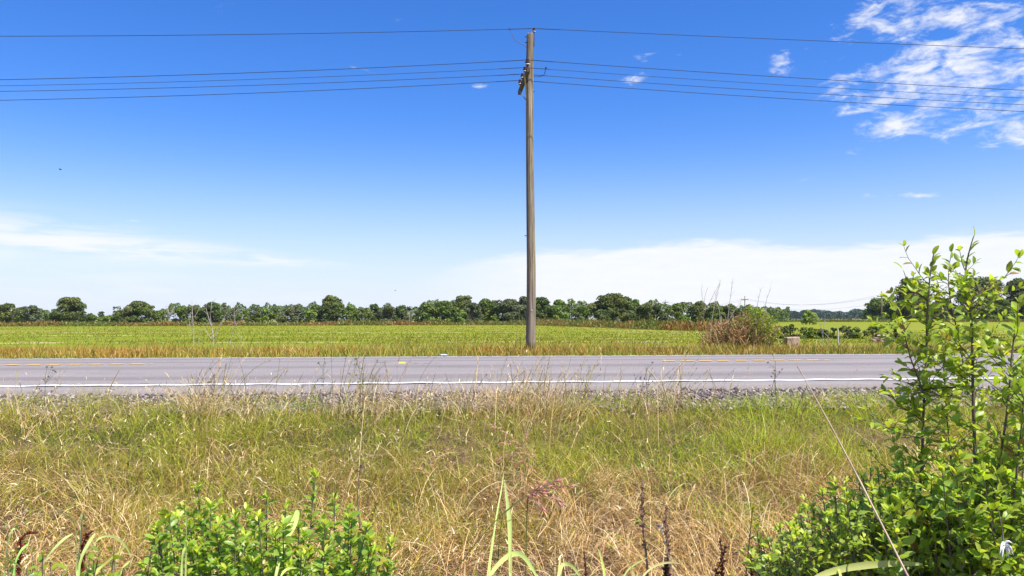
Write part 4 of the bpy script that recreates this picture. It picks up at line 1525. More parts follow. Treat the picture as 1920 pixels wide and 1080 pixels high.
def bush(name, label, cat, base, shoots, leaf, ratio, cols, seed, spacing=.014, twig_p=.5, tip=True, stem_mat=None, leaf_from=.35, young=.3, tw_len=(.05, .14)):
    """many-stemmed low bush; shoots = (px, py of the tip, depth)"""
    r = random.Random(seed)
    B = Vector(base)
    root = empty(name, B, label, cat)
    fol = Foliage(seed + 1); mbs = MB(); tipf = fol
    for (px, py, Yd) in shoots:
        e = P(px, py, Yd)
        s = Vector((e.x + (B.x - e.x) * r.uniform(.3, .6) + r.uniform(-.06, .06), e.y + (B.y - e.y) * .4 + r.uniform(-.05, .05), 0))
        s.z = gz(s.x, s.y)
        m_ = s.lerp(e, .5) + Vector((r.uniform(-.03, .03), r.uniform(-.03, .03), .02))
        pts = smooth_path([s, m_, e], 2)
        mbs.tube(pts, [.0042 * (1 - .7 * i / len(pts)) for i in range(len(pts))], 5)
        rsm = resample(pts, .008)
        n_ = len(rsm); acc = 0
        for i, p in enumerate(rsm):
            f = i / n_
            if f < leaf_from:
                continue
            acc += .008
            if acc < spacing:
                continue
            acc = 0
            t_ = (rsm[min(i + 1, n_ - 1)] - rsm[max(0, i - 1)]).normalized()
            a = r.uniform(0, 6.283)
            o_ = Vector((math.cos(a), math.sin(a), 0))
            if r.random() < twig_p and f < .9:
                leafy_twig(fol, mbs, p, t_ * .8 + o_, r.uniform(*tw_len), 0, leaf, ratio, spacing * .95, cols, r, young=young, tw_r=.0014)
            else:
                s_ = leaf * r.uniform(.75, 1.25)
                fol.leaf(p, t_ * r.uniform(.3, .9) + o_, s_, s_ * ratio, varcol(r, cols[0], cols[1], young * f * r.random()))
        if tip:
            t_ = (rsm[-1] - rsm[-4]).normalized()
            for _ in range(7):
                a = r.uniform(0, 6.283)
                o_ = Vector((math.cos(a), math.sin(a), 0))
                s_ = leaf * r.uniform(.6, .95)
                tipf.leaf(e - t_ * r.uniform(0, .02), t_ * r.uniform(.7, 1.4) + o_ * .7, s_, s_ * ratio * .8, varcol(r, cols[1], cols[1], 0))
    mbs.build('stem', stem_mat or M_stemg, root, off=B)
    fol.build('foliage', M_leaf, root, B)
    return root


# low fine-leaved bush in front of the shrub
rb = random.Random(9)
sh = []
for k in range(165):
    px = rb.uniform(1405, 1800)
    topl = float(np.interp(px, [1400, 1450, 1500, 1545, 1570, 1600, 1640, 1700, 1760, 1820], [1025, 990, 950, 920, 880, 885, 865, 860, 880, 900]))
    sh.append((px, topl + abs(rb.gauss(0, 1)) * 70 + rb.uniform(-8, 35), rb.uniform(2.5, 3.1)))
bush('privet_bush', 'low dense bright green bush with small leaves at the foot of the shrub', 'bush', (1.35, 2.85, gz(1.35, 2.85)), sh, .030, .48,
     ((.30, .42, .065), (.64, .70, .13)), 500, spacing=.0115, twig_p=.55, tip=True, leaf_from=.45, tw_len=(.05, .15))
# leafy bush bottom left
sh = [(370, 912, 2.95), (500, 930, 2.95), (592, 888, 2.9), (628, 932, 2.95), (655, 950, 3.0), (535, 950, 2.9), (460, 955, 2.9), (420, 968, 3.0), (395, 945, 2.9), (345, 950, 2.9),
      (308, 965, 2.85), (300, 1010, 2.8), (330, 1000, 2.75), (440, 1000, 2.75), (480, 980, 2.8), (560, 985, 2.75), (610, 980, 2.75), (655, 1000, 2.8), (690, 1005, 2.85), (715, 1035, 2.8), (640, 1040, 2.7),
      (520, 1020, 2.7), (580, 1030, 2.65), (410, 1030, 2.7), (360, 1040, 2.65), (470, 1050, 2.6), (685, 1055, 2.7), (545, 1060, 2.6), (610, 1065, 2.6), (300, 1050, 2.7), (425, 1065, 2.55), (270, 1060, 2.7), (730, 1060, 2.75)]
for k in range(62):
    sh.append((rb.uniform(285, 735), rb.uniform(960, 1085), rb.uniform(2.5, 3.0)))
bush('leafy_bush', 'low bright green bush of upright leafy shoots with yellow tips, lower left', 'bush', (-.82, 2.8, gz(-.82, 2.8)), sh, .035, .46,
     ((.235, .38, .045), (.60, .66, .09)), 520, spacing=.0075, twig_p=.18, tip=True, leaf_from=.35, young=.25, tw_len=(.04, .08))
# ground leaves in the bottom left corner
sh = [(rb.uniform(-30, 310), rb.uniform(1035, 1100), rb.uniform(2.5, 2.9)) for _ in range(48)]
bush('low_weed', 'low leafy weeds along the bottom left corner under the broad grass blades', 'weed', (-1.5, 2.7, gz(-1.5, 2.7)), sh, .034, .55,
     ((.24, .34, .035), (.42, .50, .06)), 540, spacing=.02, twig_p=.1, tip=False, leaf_from=.4)
sh = []
for k in range(70):
    px = rb.uniform(1660, 1960)
    topl = float(np.interp(px, [1650, 1720, 1800, 1880, 1960], [900, 850, 830, 820, 800]))
    sh.append((px, topl + abs(rb.gauss(0, 1)) * 95 + rb.uniform(-8, 60), rb.uniform(2.3, 2.95)))
bush('honeysuckle_bush', 'dense leafy tangle filling the lower right corner around the shrub stems', 'bush', (1.6, 2.65, gz(1.6, 2.65)), sh, .040, .50,
     ((.27, .39, .05), (.52, .61, .09)), 600, spacing=.014, twig_p=.5, tip=True, leaf_from=.4, tw_len=(.05, .13))
# young shoot left of the low bush
bush('young_shoot', 'single slender young shoot with leaf tuft left of the low bush', 'plant', tuple(Gp(1440, 2.9)), [(1411, 955, 2.9), (1418, 985, 2.92)], .032, .5,
     ((.24, .33, .03), (.45, .50, .045)), 560, spacing=.03, twig_p=0, tip=True, leaf_from=.5)


# honeysuckle flower
fb = P(1882, 1022, 2.25)
fl_root = empty('honeysuckle_flower', fb, 'white spidery honeysuckle blossom at the lower right corner', 'flower')
M_pet = simple('white_petal', (.86, .83, .74), .5, var=.08, scale=30)
r = random.Random(31)
for k in range(9):
    a = k / 9 * 6.283 + r.uniform(-.3, .3)
    d = Vector((math.cos(a), -.5 + r.uniform(-.3, .3), math.sin(a) * .8 - .25)).normalized()
    L = r.uniform(.018, .034)
    pts = [fb, fb + d * L * .5 + Vector((0, 0, .004)), fb + d * L + Vector((0, 0, -.010 - r.random() * .006))]
    mb = MB()
    mb.tube(smooth_path(pts, 1), [.0035, .0045, .004, .0028, .0012, .0008][:len(smooth_path(pts, 1))], 6)
    mb.build('petal', M_pet, fl_root, off=fb, smooth=True)
mb = MB(); mb.tube([fb, fb + Vector((.004, .01, .03)), fb + Vector((0, .02, .09))], [.003, .0022, .0015], 6)
mb.build('flower_stem', M_stemg, fl_root, off=fb)


# small broad-leaved weeds mixed into the verge
rs = np.random.RandomState(700)
nc = 420
cx, cy = pos_near(rs, nc, 4.0, 9.0)
kk2 = vnoise(cx, cy, .9, 701) > .38
cx, cy = cx[kk2], cy[kk2]; nc = len(cx)
nl = 16
pc_ = np.stack([np.repeat(cx, nl), np.repeat(cy, nl)], -1) + rs.normal(0, .045, (nc * nl, 2))
hz_ = np.repeat(rs.uniform(.05, .26, nc), nl) * rs.rand(nc * nl)
pos = np.concatenate([pc_, (ground_z(pc_[:, 0], pc_[:, 1]) + .02 + hz_)[:, None]], 1)
dr = rs.normal(size=(nc * nl, 3)) * np.array([1, 1, .4]) + np.array([0, 0, .35])
Ls = rs.uniform(.018, .042, nc * nl)
tone = np.repeat(pick(rs, nc, [(.13, .21, .02), (.24, .32, .03), (.34, .20, .06), (.10, .14, .02)], [.4, .3, .15, .15]), nl, 0) * rs.uniform(.75, 1.25, (nc * nl, 1))
V_, Fc, C_ = leaf_arrays(pos, dr, rs.normal(size=(nc * nl, 3)) * .5 + np.array([0, 0, 1]), Ls, Ls * .42, tone)
o = np_mesh('verge_weeds', V_, Fc, M_leaf, col=C_)
tag(o, 'small leafy weeds scattered through the near verge grass', 'weeds', kind='stuff')

# ------------------------------------------------------------------ dry cane
M_cane = simple('dry_cane', (.40, .28, .17), .5, var=.25, scale=14, stretch=(1, 1, 1))
ct_, cb_ = P(1495, 686, 2.80), P(1690, 1080, 2.18)
dv = (cb_ - ct_)
kk = (gz(cb_.x, 1.2) - ct_.z) / dv.z
cend = ct_ + dv * kk
mb = MB(); cp = []; cr_ = []
for i in range(41):
    f = i / 40
    p = ct_.lerp(cend, f) + Vector((.022 * math.sin(f * 3.1), 0, .008 * math.sin(f * 11)))
    cp.append(p); cr_.append(.0015 + .0028 * min(1, f * 1.8) + (.0009 if i % 9 == 0 else 0))
mb.tube(cp, cr_, 8)
o = mb.build('dry_cane', M_cane, smooth=True)
tag(o, 'long thin dry cane leaning diagonally in front of the right shrub', 'cane')


# ------------------------------------------------------------------ broad grass blades
def ribbon(mb, pts, widths, twist=0.0, col=(.2, .27, .05), fold=.12, face=None):
    pts = smooth_path(pts, 2)
    n_ = len(pts)
    vs = []; fs = []
    for i, p in enumerate(pts):
        f = i / (n_ - 1)
        t_ = (pts[min(i + 1, n_ - 1)] - pts[max(0, i - 1)]).normalized()
        vd = face if face is not None else Vector((0, 1, .15))
        s = t_.cross(vd)
        s = s.normalized() if s.length > 1e-4 else Vector((1, 0, 0))
        s = Matrix.Rotation(twist, 3, t_) @ s
        up = s.cross(t_)
        w_ = float(np.interp(f, np.linspace(0, 1, len(widths)), widths)) * .5
        vs += [p - s * w_, p + up * w_ * fold * 2, p + s * w_]
    for i in range(n_ - 1):
        a = i * 3
        fs += [(a, a + 1, a + 4, a + 3), (a + 1, a + 2, a + 5, a + 4)]
    mb.add(vs, fs, col)


BG = (.54, .61, .19)


def grass_plant(label, blades, base_px, Y, group='broad-leaved grass plants in the foreground'):
    base = Gp(base_px, Y)
    root = empty('broad_grass', base, label, 'grass plant', group)
    rr_ = random.Random(int(base_px * 7))
    for path, wpx, tw in blades:
        pts = []
        for q in path:
            px, py = q[:2]
            yy = Y + (q[2] if len(q) > 2 else 0) + .30 * (1095 - py) / 130
            p = P(px, py, yy)
            if py >= 1120:
                p.z = max(p.z, gz(p.x, p.y)); 
            pts.append(p)
        if path[-1][1] >= 1060:
            e = pts[-1].lerp(Vector((base.x, base.y, 0)), .6); e.z = gz(e.x, e.y)
            pts.append(e)
        w_ = wpx * 1.0 * Y / F
        mb = MB()
        c = tuple(x * rr_.uniform(.85, 1.2) for x in BG)
        ribbon(mb, pts, [w_ * .15, w_ * .75, w_, w_ * .9, w_ * .6, w_ * .5], tw, c)
        mb.build('blade', M_blade, root, off=base, tint=True, smooth=True)
    return root


grass_plant('clump of broad pale grass blades bending over in the bottom left corner', [
    ([(160, 985, -.05), (157, 965), (153, 966), (152, 1000), (148, 1040), (142, 1085)], 11, .2),
    ([(178, 1000), (165, 1020), (152, 1045), (143, 1090)], 8, -.3),
    ([(137, 1000), (120, 1010), (100, 1030), (78, 1060), (60, 1095)], 7, .4),
    ([(28, 990), (22, 995), (15, 1015), (10, 1050), (8, 1095)], 8, .1),
    ([(55, 1018), (40, 1030), (28, 1055), (24, 1095)], 6, -.3),
    ([(246, 1045), (240, 1030), (225, 1010), (200, 1003), (180, 1012), (165, 1045), (155, 1090)], 4, .5),
    ([(100, 952), (118, 962), (135, 975), (143, 990), (144, 1030), (142, 1090)], 3, 0),
    ([(214, 1022), (212, 1040), (216, 1060), (214, 1095)], 7, .1),
    ([(235, 1025), (205, 1050), (185, 1065), (165, 1095)], 6, -.5),
    ([(0, 1045), (25, 1052), (45, 1070), (60, 1100)], 5, .3),
    ([(245, 1050), (230, 1065), (220, 1095)], 5, -.2),
    ([(155, 1048), (160, 1062), (168, 1072), (175, 1095)], 9, .2),
], 145, 2.55)
grass_plant('two broad grass blades arching up in front of the lower left bush', [
    ([(278, 1070), (282, 1040), (290, 1010), (302, 1000), (311, 1003), (316, 1060)], 6, .3),
    ([(330, 990), (338, 965), (346, 955), (350, 965), (350, 1000), (348, 1090)], 7, .1),
    ([(372, 1078), (368, 1050), (360, 1030), (350, 1024), (342, 1035), (340, 1090)], 6, -.3),
    ([(520, 1000), (545, 985), (560, 950), (555, 985), (530, 1020), (515, 1090)], 8, -.4),
    ([(565, 1068), (545, 1063), (530, 1072), (522, 1095)], 5, .4),
], 345, 2.45)
grass_plant('tall grass plant with upright broad blade and pink seed head at bottom centre', [
    ([(946, 905, -.02), (949, 925), (952, 950), (955, 985), (956, 1010), (957, 1060), (957, 1100)], 8, .1),
    ([(955, 948), (957, 965), (957, 990), (957, 1030), (956, 1100)], 8, .5),
    ([(1008, 1085), (995, 1060), (980, 1040), (967, 1037), (950, 1043), (930, 1062), (912, 1090)], 10, .5),
    ([(944, 890), (940, 920), (932, 960), (925, 1010), (915, 1095)], 3, 0),
    ([(925, 1000), (920, 1040), (912, 1095)], 4, .2),
], 930, 2.5)
grass_plant('broad grass blade curling down right of the bottom centre plant', [
    ([(1086, 1080), (1075, 1062), (1062, 1056), (1052, 1060), (1045, 1095)], 7, .3),
    ([(1050, 1045), (1048, 1070), (1044, 1100)], 4, .2),
    ([(1122, 1030), (1130, 1055), (1136, 1095)], 5, .1),
    ([(1215, 1045), (1190, 1058), (1175, 1070), (1160, 1100)], 3, .4),
    ([(1172, 1045), (1185, 1065), (1196, 1095)], 3, .2),
    ([(1280, 1058), (1262, 1054), (1240, 1056), (1215, 1068), (1195, 1095)], 4, .5),
], 1120, 2.5)
grass_plant('wide dark green grass blade lying level across the bottom right', [
    ([(1730, 1058), (1690, 1056), (1640, 1058), (1590, 1064), (1545, 1075), (1510, 1095)], 14, .25),
    ([(1530, 1060), (1555, 1052), (1572, 1062), (1580, 1095)], 6, .6),
], 1510, 2.3)


# pink seed heads
def seed_plume(name, label, cat, Y, stalks, col, head_col, group=None):
    base = Gp(stalks[0][0][-1][0], Y)
    root = empty(name, base, label, cat, group)
    r = random.Random(int(stalks[0][0][0][0]))
    for path, hw in stalks:
        pts = [P(q[0], q[1], Y) for q in path]
        e = pts[-1].copy(); e.z = gz(e.x, e.y)
        if pts[-1].z > e.z + .02:
            pts.append(e)
        sp_ = smooth_path(pts, 2)
        mb = MB(); mb.tube(sp_[::-1], [.0022 - .0014 * i / len(sp_) for i in range(len(sp_))], 5, col=col)
        mb.build('stalk', M_straw, root, off=base, tint=True)
        mb = MB()
        nh = max(4, int(len(sp_) * hw))
        for i, p in enumerate(sp_[:nh]):
            for _ in range(6):
                d = (sp_[max(0, i - 1)] - sp_[i + 1]).normalized() + Vector((r.gauss(0, .6), r.gauss(0, .6), r.gauss(-.3, .4)))
                d.normalize()
                L = r.uniform(.012, .04)
                s_ = d.cross(Vector((r.gauss(0, 1), r.gauss(0, 1), r.gauss(0, 1)))).normalized() * r.uniform(.0015, .003)
                c = tuple(x * r.uniform(.7, 1.35) for x in head_col)
                mb.add([p, p + d * L * .5 - s_, p + d * L, p + d * L * .5 + s_], [(0, 1, 2, 3)], c)
        mb.build('seed_head', M_straw, root, off=base, tint=True)
    return root


seed_plume('seed_grass', 'long drooping pink seed head arching right of the upright blade', 'grass', 2.75,
           [([(1070, 910), (1040, 912), (1010, 918), (985, 930), (960, 948), (930, 975), (890, 1020), (850, 1075), (835, 1100)], .36),
            ([(1048, 940), (1030, 928), (1005, 922), (985, 930), (965, 946), (930, 975)], .5),
            ([(1018, 955), (1010, 935), (998, 926), (985, 930)], .6), ([(1045, 900), (1020, 908), (1000, 920), (985, 930)], .5)], (.17, .18, .04), (.58, .30, .20), 'pink seeding grasses')
seed_plume('seed_grass', 'tuft of reddish drooping seed heads halfway up the verge below the pole', 'grass', 5.6,
           [([(925, 800), (945, 808), (965, 825), (978, 850), (985, 880)], .6), ([(990, 770), (988, 800), (984, 840), (985, 880)], .5),
            ([(940, 830), (960, 826), (980, 835), (992, 860), (988, 880)], .6), ([(1000, 855), (985, 845), (965, 848), (955, 865), (975, 885)], .6),
            ([(935, 860), (955, 850), (975, 855), (990, 885)], .6), ([(1000, 880), (985, 865), (968, 868), (970, 890)], .6)], (.36, .25, .12), (.62, .34, .22), 'pink seeding grasses')


def stalk(name, label, cat, Y, path, col, head, group, hw=.5, rad=.0048, hr=.011):
    base = Gp(path[-1][0], Y)
    root = empty(name, base, label, cat, group)
    pts = [P(q[0], q[1], Y) for q in path]
    e = pts[-1].copy(); e.z = gz(e.x, e.y); pts.append(e)
    sp_ = smooth_path(pts, 2)
    mb = MB(); mb.tube(sp_[::-1], [rad * (1 - .6 * i / len(sp_)) for i in range(len(sp_))], 6, col=col)
    mb.build('stem', M_straw, root, off=base, tint=True)
    r = random.Random(int(path[0][0]))
    mb = MB()
    rs_ = resample(sp_, .006)
    nh = int(len(rs_) * hw)
    for i in range(nh):
        for _ in range(5):
            f = i / nh
            d = Vector((r.gauss(0, 1), r.gauss(0, 1), r.uniform(.2, 1.6))).normalized()
            L = hr * r.uniform(.6, 1.5) * (math.sin(math.pi * min(1, f * .9 + .12)) + .2)
            s_ = d.cross(Vector((r.gauss(0, 1), r.gauss(0, 1), r.gauss(0, 1)))).normalized() * L * .3
            c = tuple(x * r.uniform(.7, 1.3) for x in head)
            mb.add([rs_[i], rs_[i] + d * L * .6 - s_, rs_[i] + d * L, rs_[i] + d * L * .6 + s_], [(0, 1, 2, 3)], c)
    mb.build('seed_head', M_straw, root, off=base, tint=True)
    return root


BRN = (.36, .24, .14)
gw = 'dried brown seed stalks in the foreground'
stalk('dried_stalk', 'tallest dried brown seed stalk standing at bottom right of centre', 'dried stalk', 2.9, [(1205, 905), (1203, 940), (1205, 975), (1208, 1010), (1213, 1050), (1214, 1080)], BRN, (.28, .17, .10), gw, .30)
stalk('dried_stalk', 'shorter dried brown seed stalk right of the tallest one', 'dried stalk', 2.85, [(1250, 950), (1248, 975), (1251, 1010), (1253, 1045), (1255, 1080)], BRN, (.30, .18, .11), gw, .35)
stalk('dried_stalk', 'thin grey bare stalk leaning left between the two brown seed stalks', 'dried stalk', 2.8, [(1237, 985), (1243, 1005), (1250, 1030), (1258, 1060), (1266, 1085)], (.40, .33, .29), (.40, .33, .29), gw, .04, .0022)
DK = (.09, .030, .018)
gd = 'dark red-brown dock seed heads'
stalk('dock_stalk', 'dark red-brown dock seed head left of the low bush', 'dock plant', 2.75, [(1351, 1015), (1353, 1040), (1355, 1060), (1353, 1085)], DK, DK, gd, .30, .003, .011)
stalk('dock_stalk', 'dark dock seed head leaning beside the first one', 'dock plant', 2.72, [(1360, 1025), (1356, 1045), (1345, 1065), (1340, 1085)], DK, DK, gd, .25, .003, .010)
stalk('dock_stalk', 'blackish stubby dock seed head under the brown seed stalks', 'dock plant', 2.6, [(1249, 1060), (1248, 1070), (1248, 1082), (1249, 1095)], (.05, .02, .013), (.05, .02, .013), gd, .2, .004, .014)
stalk('dock_stalk', 'rusty dock seed head half covered by the left edge of the low bush', 'dock plant', 2.8, [(1409, 1026), (1408, 1045), (1408, 1065), (1410, 1085)], DK, (.13, .04, .02), gd, .28, .003, .010)
stalk('dock_stalk', 'thin dark dock seed head right of the bottom centre blade', 'dock plant', 2.75, [(1095, 1035), (1097, 1055), (1100, 1085)], DK, DK, gd, .3, .0028, .007)
stalk('dock_stalk', 'rust red dock patch left of the lower left bush', 'dock plant', 3.1, [(172, 998), (165, 1004), (158, 1012), (152, 1030)], DK, (.22, .05, .025), gd, .35, .003, .014)
stalk('dock_stalk', 'rust red dock patch near the bottom left corner', 'dock plant', 3.2, [(70, 1000), (56, 1000), (44, 1004), (36, 1020)], DK, (.22, .06, .03), gd, .35, .003, .013)
stalk('dead_weed', 'grey brown dead forked stem at the right of the lower left bush', 'dead stem', 2.95, [(676, 875), (672, 905), (670, 935), (673, 965), (675, 1000), (678, 1050)], (.22, .16, .12), (.24, .15, .10), 'dead stems by the lower left bush', .03, .0038)
stalk('dead_weed', 'short brown dead stem with yellow vine at the right of the lower left bush', 'dead stem', 2.9, [(706, 945), (698, 970), (692, 990), (694, 1020), (694, 1060)], (.26, .14, .07), (.40, .40, .06), 'dead stems by the lower left bush', .55, .004, .016)


# branching weeds silhouetted against the road
def weed(label, px, top, bot, Y, seed, col=(.19, .18, .06), spread=.10):
    base = Gp(px, Y)
    root = empty('branching_weed', base, label, 'weed', 'branching weeds standing against the road')
    r = random.Random(seed)
    tp = P(px + r.uniform(-4, 4), top, Y)
    mb = MB()
    main = smooth_path([base, base.lerp(tp, .5) + Vector((r.uniform(-.02, .02), 0, 0)), tp], 2)
    mb.tube(main, [.0032 - .002 * i / len(main) for i in range(len(main))], 5, col=col)
    for k in range(9):
        p = base.lerp(tp, r.uniform(.35, .98))
        e = p + Vector((r.uniform(-1, 1) * spread, r.uniform(-.5, .5) * spread, r.uniform(.03, .12)))
        mb.tube([p, p.lerp(e, .5) + Vector((0, 0, -.008)), e], [.0016, .0014, .0012], 4, col=col)
        hd = MB()
        for _ in range(5):
            d = Vector((r.gauss(0, 1), r.gauss(0, 1), r.gauss(.5, 1))).normalized()
            s_ = d.cross(Vector((0, 1, .3))).normalized() * .004
            hd.add([e, e + d * .009 - s_, e + d * .018, e + d * .009 + s_], [(0, 1, 2, 3)], tuple(x * r.uniform(.7, 1.8) for x in col))
        hd.build('seed_head', M_grass, root, off=base, tint=True)
    mb.build('stem', M_grass, root, off=base, tint=True)


weed('green branching weed with white specks left of the middle, crossing the white line', 676, 678, 755, 8.3, 1, (.22, .23, .07))
weed('tall slim weed right of the left-hand grass clump, tip over the road', 602, 682, 760, 8.2, 2, (.20, .19, .06), .05)
weed('dark seeded weed over the near lane right of the pole', 1213, 688, 760, 8.6, 3, (.16, .11, .07))
weed('dark wiry weed just left of the dry cane tip', 1456, 678, 750, 8.8, 4, (.17, .11, .07))
weed('olive weed at far left with its tip on the white edge line', 84, 705, 775, 8.0, 5, (.13, .12, .03))
weed('leafless olive weed in the grass clump left of the middle', 400, 700, 760, 8.2, 6, (.15, .13, .04), .07)


# ------------------------------------------------------------------ beyond the road: saplings, tangled bush, blocks, bushes
def sapling(label, Y, branches, rad=.016, mat=None, name='dead_sapling', group='pale dead saplings beyond the road'):
    base = Gp(branches[0][0][0], Y)
    base.z -= .03
    root = empty(name, base, label, 'dead sapling', group)
    r = random.Random(int(branches[0][0][0] * 3))
    for k, path in enumerate(branches):
        pts = [P(px, py, Y + (r.uniform(-.1, .1) if i > 1 else 0)) for i, (px, py) in enumerate(path)]
        if k == 0:
            pts = [base] + pts
        rr0 = rad * .68 if k == 0 else rad * .5
        sp_ = smooth_path(pts, 1)
        mb = MB(); mb.tube(sp_, [rr0 * (1 - .75 * i / len(sp_)) for i in range(len(sp_))], 6)
        for i in range(2, len(sp_) - 1):
            if r.random() < .5:
                d = Vector((r.uniform(-.2, .2), r.uniform(-.15, .15), r.uniform(.05, .3)))
                mb.tube([sp_[i], sp_[i] + d * .5 + Vector((r.uniform(-.03, .03), 0, 0)), sp_[i] + d], [rr0 * .3, rr0 * .2, rr0 * .12], 4)
        mb.build('trunk' if k == 0 else 'branch', mat or M_dead, root, off=base, smooth=True)
    return root


sapling('leftmost pale dead sapling with two upward forks', 24.0, [[(363, 645), (363, 620), (361, 595), (360, 575), (360, 560)], [(361, 620), (354, 605), (357, 590)], [(363, 597), (372, 582), (376, 572)], [(371, 645), (374, 630), (379, 618)]], .020)
sapling('middle pale dead sapling, thickest of the left group', 24.2, [[(400, 646), (401, 632), (396, 610), (394, 590), (396, 578), (397, 562)], [(396, 612), (390, 592), (386, 578)], [(402, 635), (411, 612), (424, 590), (430, 575)], [(400, 640), (390, 628), (384, 615)]], .024)
sapling('right pale dead sapling leaning right', 24.0, [[(431, 645), (436, 625), (440, 615), (450, 602), (458, 590)], [(440, 612), (440, 590), (438, 570)], [(446, 650), (451, 640), (454, 630)]], .018)
sapling('thin bare grey sapling at the left end of the tangled bush', 24.5, [[(1318, 638), (1319, 610), (1320, 575), (1322, 552), (1328, 538)], [(1320, 608), (1314, 592), (1310, 580)], [(1320, 570), (1315, 550), (1317, 530)], [(1320, 590), (1330, 568), (1340, 548), (1352, 526)]], .014, M_deadtwig)
sapling('forked pale dead sapling right of the sandstone block', 25.0, [[(1543, 648), (1543, 628), (1540, 612), (1534, 600), (1531, 588)], [(1543, 628), (1546, 605), (1547, 588)], [(1546, 625), (1556, 635), (1562, 642)]], .018)

# tangled bush
BB = Gp(1392, 25.5)
tb = empty('tangled_bush', BB, 'tangled half-dead bush with brown twigs on the left and green leaves on the right', 'bush')
r = random.Random(66)
mb = MB()
for _ in range(430):
    px0 = r.gauss(1374, 32); Yd = 25.5 + r.uniform(-.8, .8)
    s = P(min(1448, max(1320 + r.random() * 14, px0)), 640, Yd); s.z = gz(s.x, Yd)
    hmax = float(np.interp(px0, [1320, 1345, 1370, 1395, 1425, 1450], [.62, 1.0, 1.22, 1.34, 1.15, .7]))
    h = hmax * r.uniform(.45, 1.0)
    d = Vector((r.gauss(.12, .45), r.gauss(0, .4), 1)).normalized()
    e = s + d * h
    m_ = s.lerp(e, .55) + Vector((r.uniform(-.1, .1), r.uniform(-.1, .1), .05))
    mb.tube([s, m_, e, e + Vector((r.uniform(-.15, .2), r.uniform(-.1, .1), r.uniform(-.12, .1)))], [.015, .013, .010, .005], 4, cap=False)
mb.build('dead_twigs', M_deadtwig, tb, off=BB)
for path in ([(1346, 640), (1352, 590), (1340, 560), (1348, 535)], [(1332, 640), (1334, 600), (1342, 565), (1350, 530)], [(1362, 635), (1366, 580), (1371, 548), (1373, 527)], [(1415, 640), (1417, 600), (1421, 565), (1427, 541)], [(1428, 640), (1430, 600), (1436, 565), (1445, 541)], [(1352, 640), (1362, 610), (1378, 580), (1390, 568)]):
    pts = smooth_path([P(px, py, 25.4) for px, py in path], 1)
    m2 = MB(); m2.tube(pts, [.012 * (1 - .75 * i / len(pts)) for i in range(len(pts))], 5)
    for i in range(len(pts) // 2, len(pts)):
        for _ in range(2):
            q = pts[i]; m2.tube([q, q + Vector((r.uniform(-.10, .14), r.uniform(-.1, .1), r.uniform(.05, .22)))], [.0035, .0015], 3, cap=False)
    m2.build('bare_stem', M_dead, tb, off=BB)
n = 3000
rs = np.random.RandomState(67)
k = rs.rand(n)
pxs = np.where(k < .50, rs.normal(1430, 18, n), rs.normal(1385, 30, n))
topy = np.interp(pxs, [1330, 1370, 1395, 1408, 1420, 1432, 1445, 1460, 1470], [622, 604, 588, 571, 578, 580, 593, 611, 634])
f = rs.rand(n) ** .8
Yd = 25.5 + rs.uniform(-.7, .6, n)
zt = np.array([P(a, b_, c_).z for a, b_, c_ in zip(pxs, topy, Yd)])
zg = ground_z(np.array([P(a, 597, c_).x for a, c_ in zip(pxs, Yd)]), Yd)
pos = np.stack([(pxs - 960) / F * Yd, Yd, zg + (zt - zg) * f], -1)
nr = rs.normal(size=(n, 3)) + np.array([0, -.3, .8])
dr = rs.normal(size=(n, 3)); dr[:, 2] -= .2
L = rs.uniform(.05, .11, n)
col = pick(rs, n, [(.20, .29, .032), (.31, .37, .045), (.13, .18, .025), (.38, .32, .08)], [.36, .26, .18, .20])
br_ = (pxs < 1405) & (rs.rand(n) < .42)
col[br_] = np.array([.34, .21, .09]) * rs.uniform(.6, 1.3, (br_.sum(), 1))
V_, Fc, C_ = leaf_arrays(pos, dr, nr, L, L * .55, col)
np_mesh('foliage', V_, Fc, M_leaf, tb, col=C_, off=BB)
# a few big drooping leaves at its right side
mb = MB()
for path in ([(1442, 605), (1450, 596), (1457, 592), (1460, 600)], [(1440, 610), (1448, 604), (1456, 602), (1458, 607)], [(1436, 622), (1444, 616), (1450, 620)]):
    ribbon(mb, [P(px, py, 25.1) for px, py in path], [.02, .07, .06, .01], .3, (.26, .32, .05))
mb.build('broad_leaf', M_leaf, tb, off=BB, tint=True)

# blocks and rubble
M_sand = simple('pale_sandstone', (.44, .30, .20), .9, var=.25, scale=9, bump=.5)
rnd = random.Random(4)
c = P(1483.5, 640, 26.0)
mb = MB(); mb.box((c.x, 26.0, (P(1483, 633, 26).z + gz(c.x, 26) - .05) / 2), (.44, .34, P(1483, 631, 26).z - gz(c.x, 26) + .05), Matrix.Rotation(.12, 3, 'Z'), .015, rnd)
o = mb.build('stone_block', M_sand)
bv = o.modifiers.new('bevel', 'BEVEL'); bv.width = .03; bv.segments = 2
tag(o, 'tan stone block in the grass right of the tangled bush', 'stone block')
for i, (px, py, w, h, tl) in enumerate([(1648, 636, .36, .10, .1), (1662, 635, .32, .10, -.1), (1655, 630, .40, .08, .05), (1640, 639, .28, .10, .3), (1668, 639, .30, .11, -.2), (1654, 640, .40, .10, 0)]):
    q = P(px, py, 31.5)
    mb = MB()
    mb.box(q, (w, .30, h), Matrix.Rotation(tl, 3, 'Y') @ Matrix.Rotation(rnd.uniform(-.6, .6), 3, 'Z'), .03, rnd)
    o = mb.build('broken_slab', M_sand)
    bv = o.modifiers.new('bevel', 'BEVEL'); bv.width = .012; bv.segments = 1
    tag(o, 'tan broken slab in the low rubble heap left of the shrub', 'slab', 'broken slabs of the rubble heap')
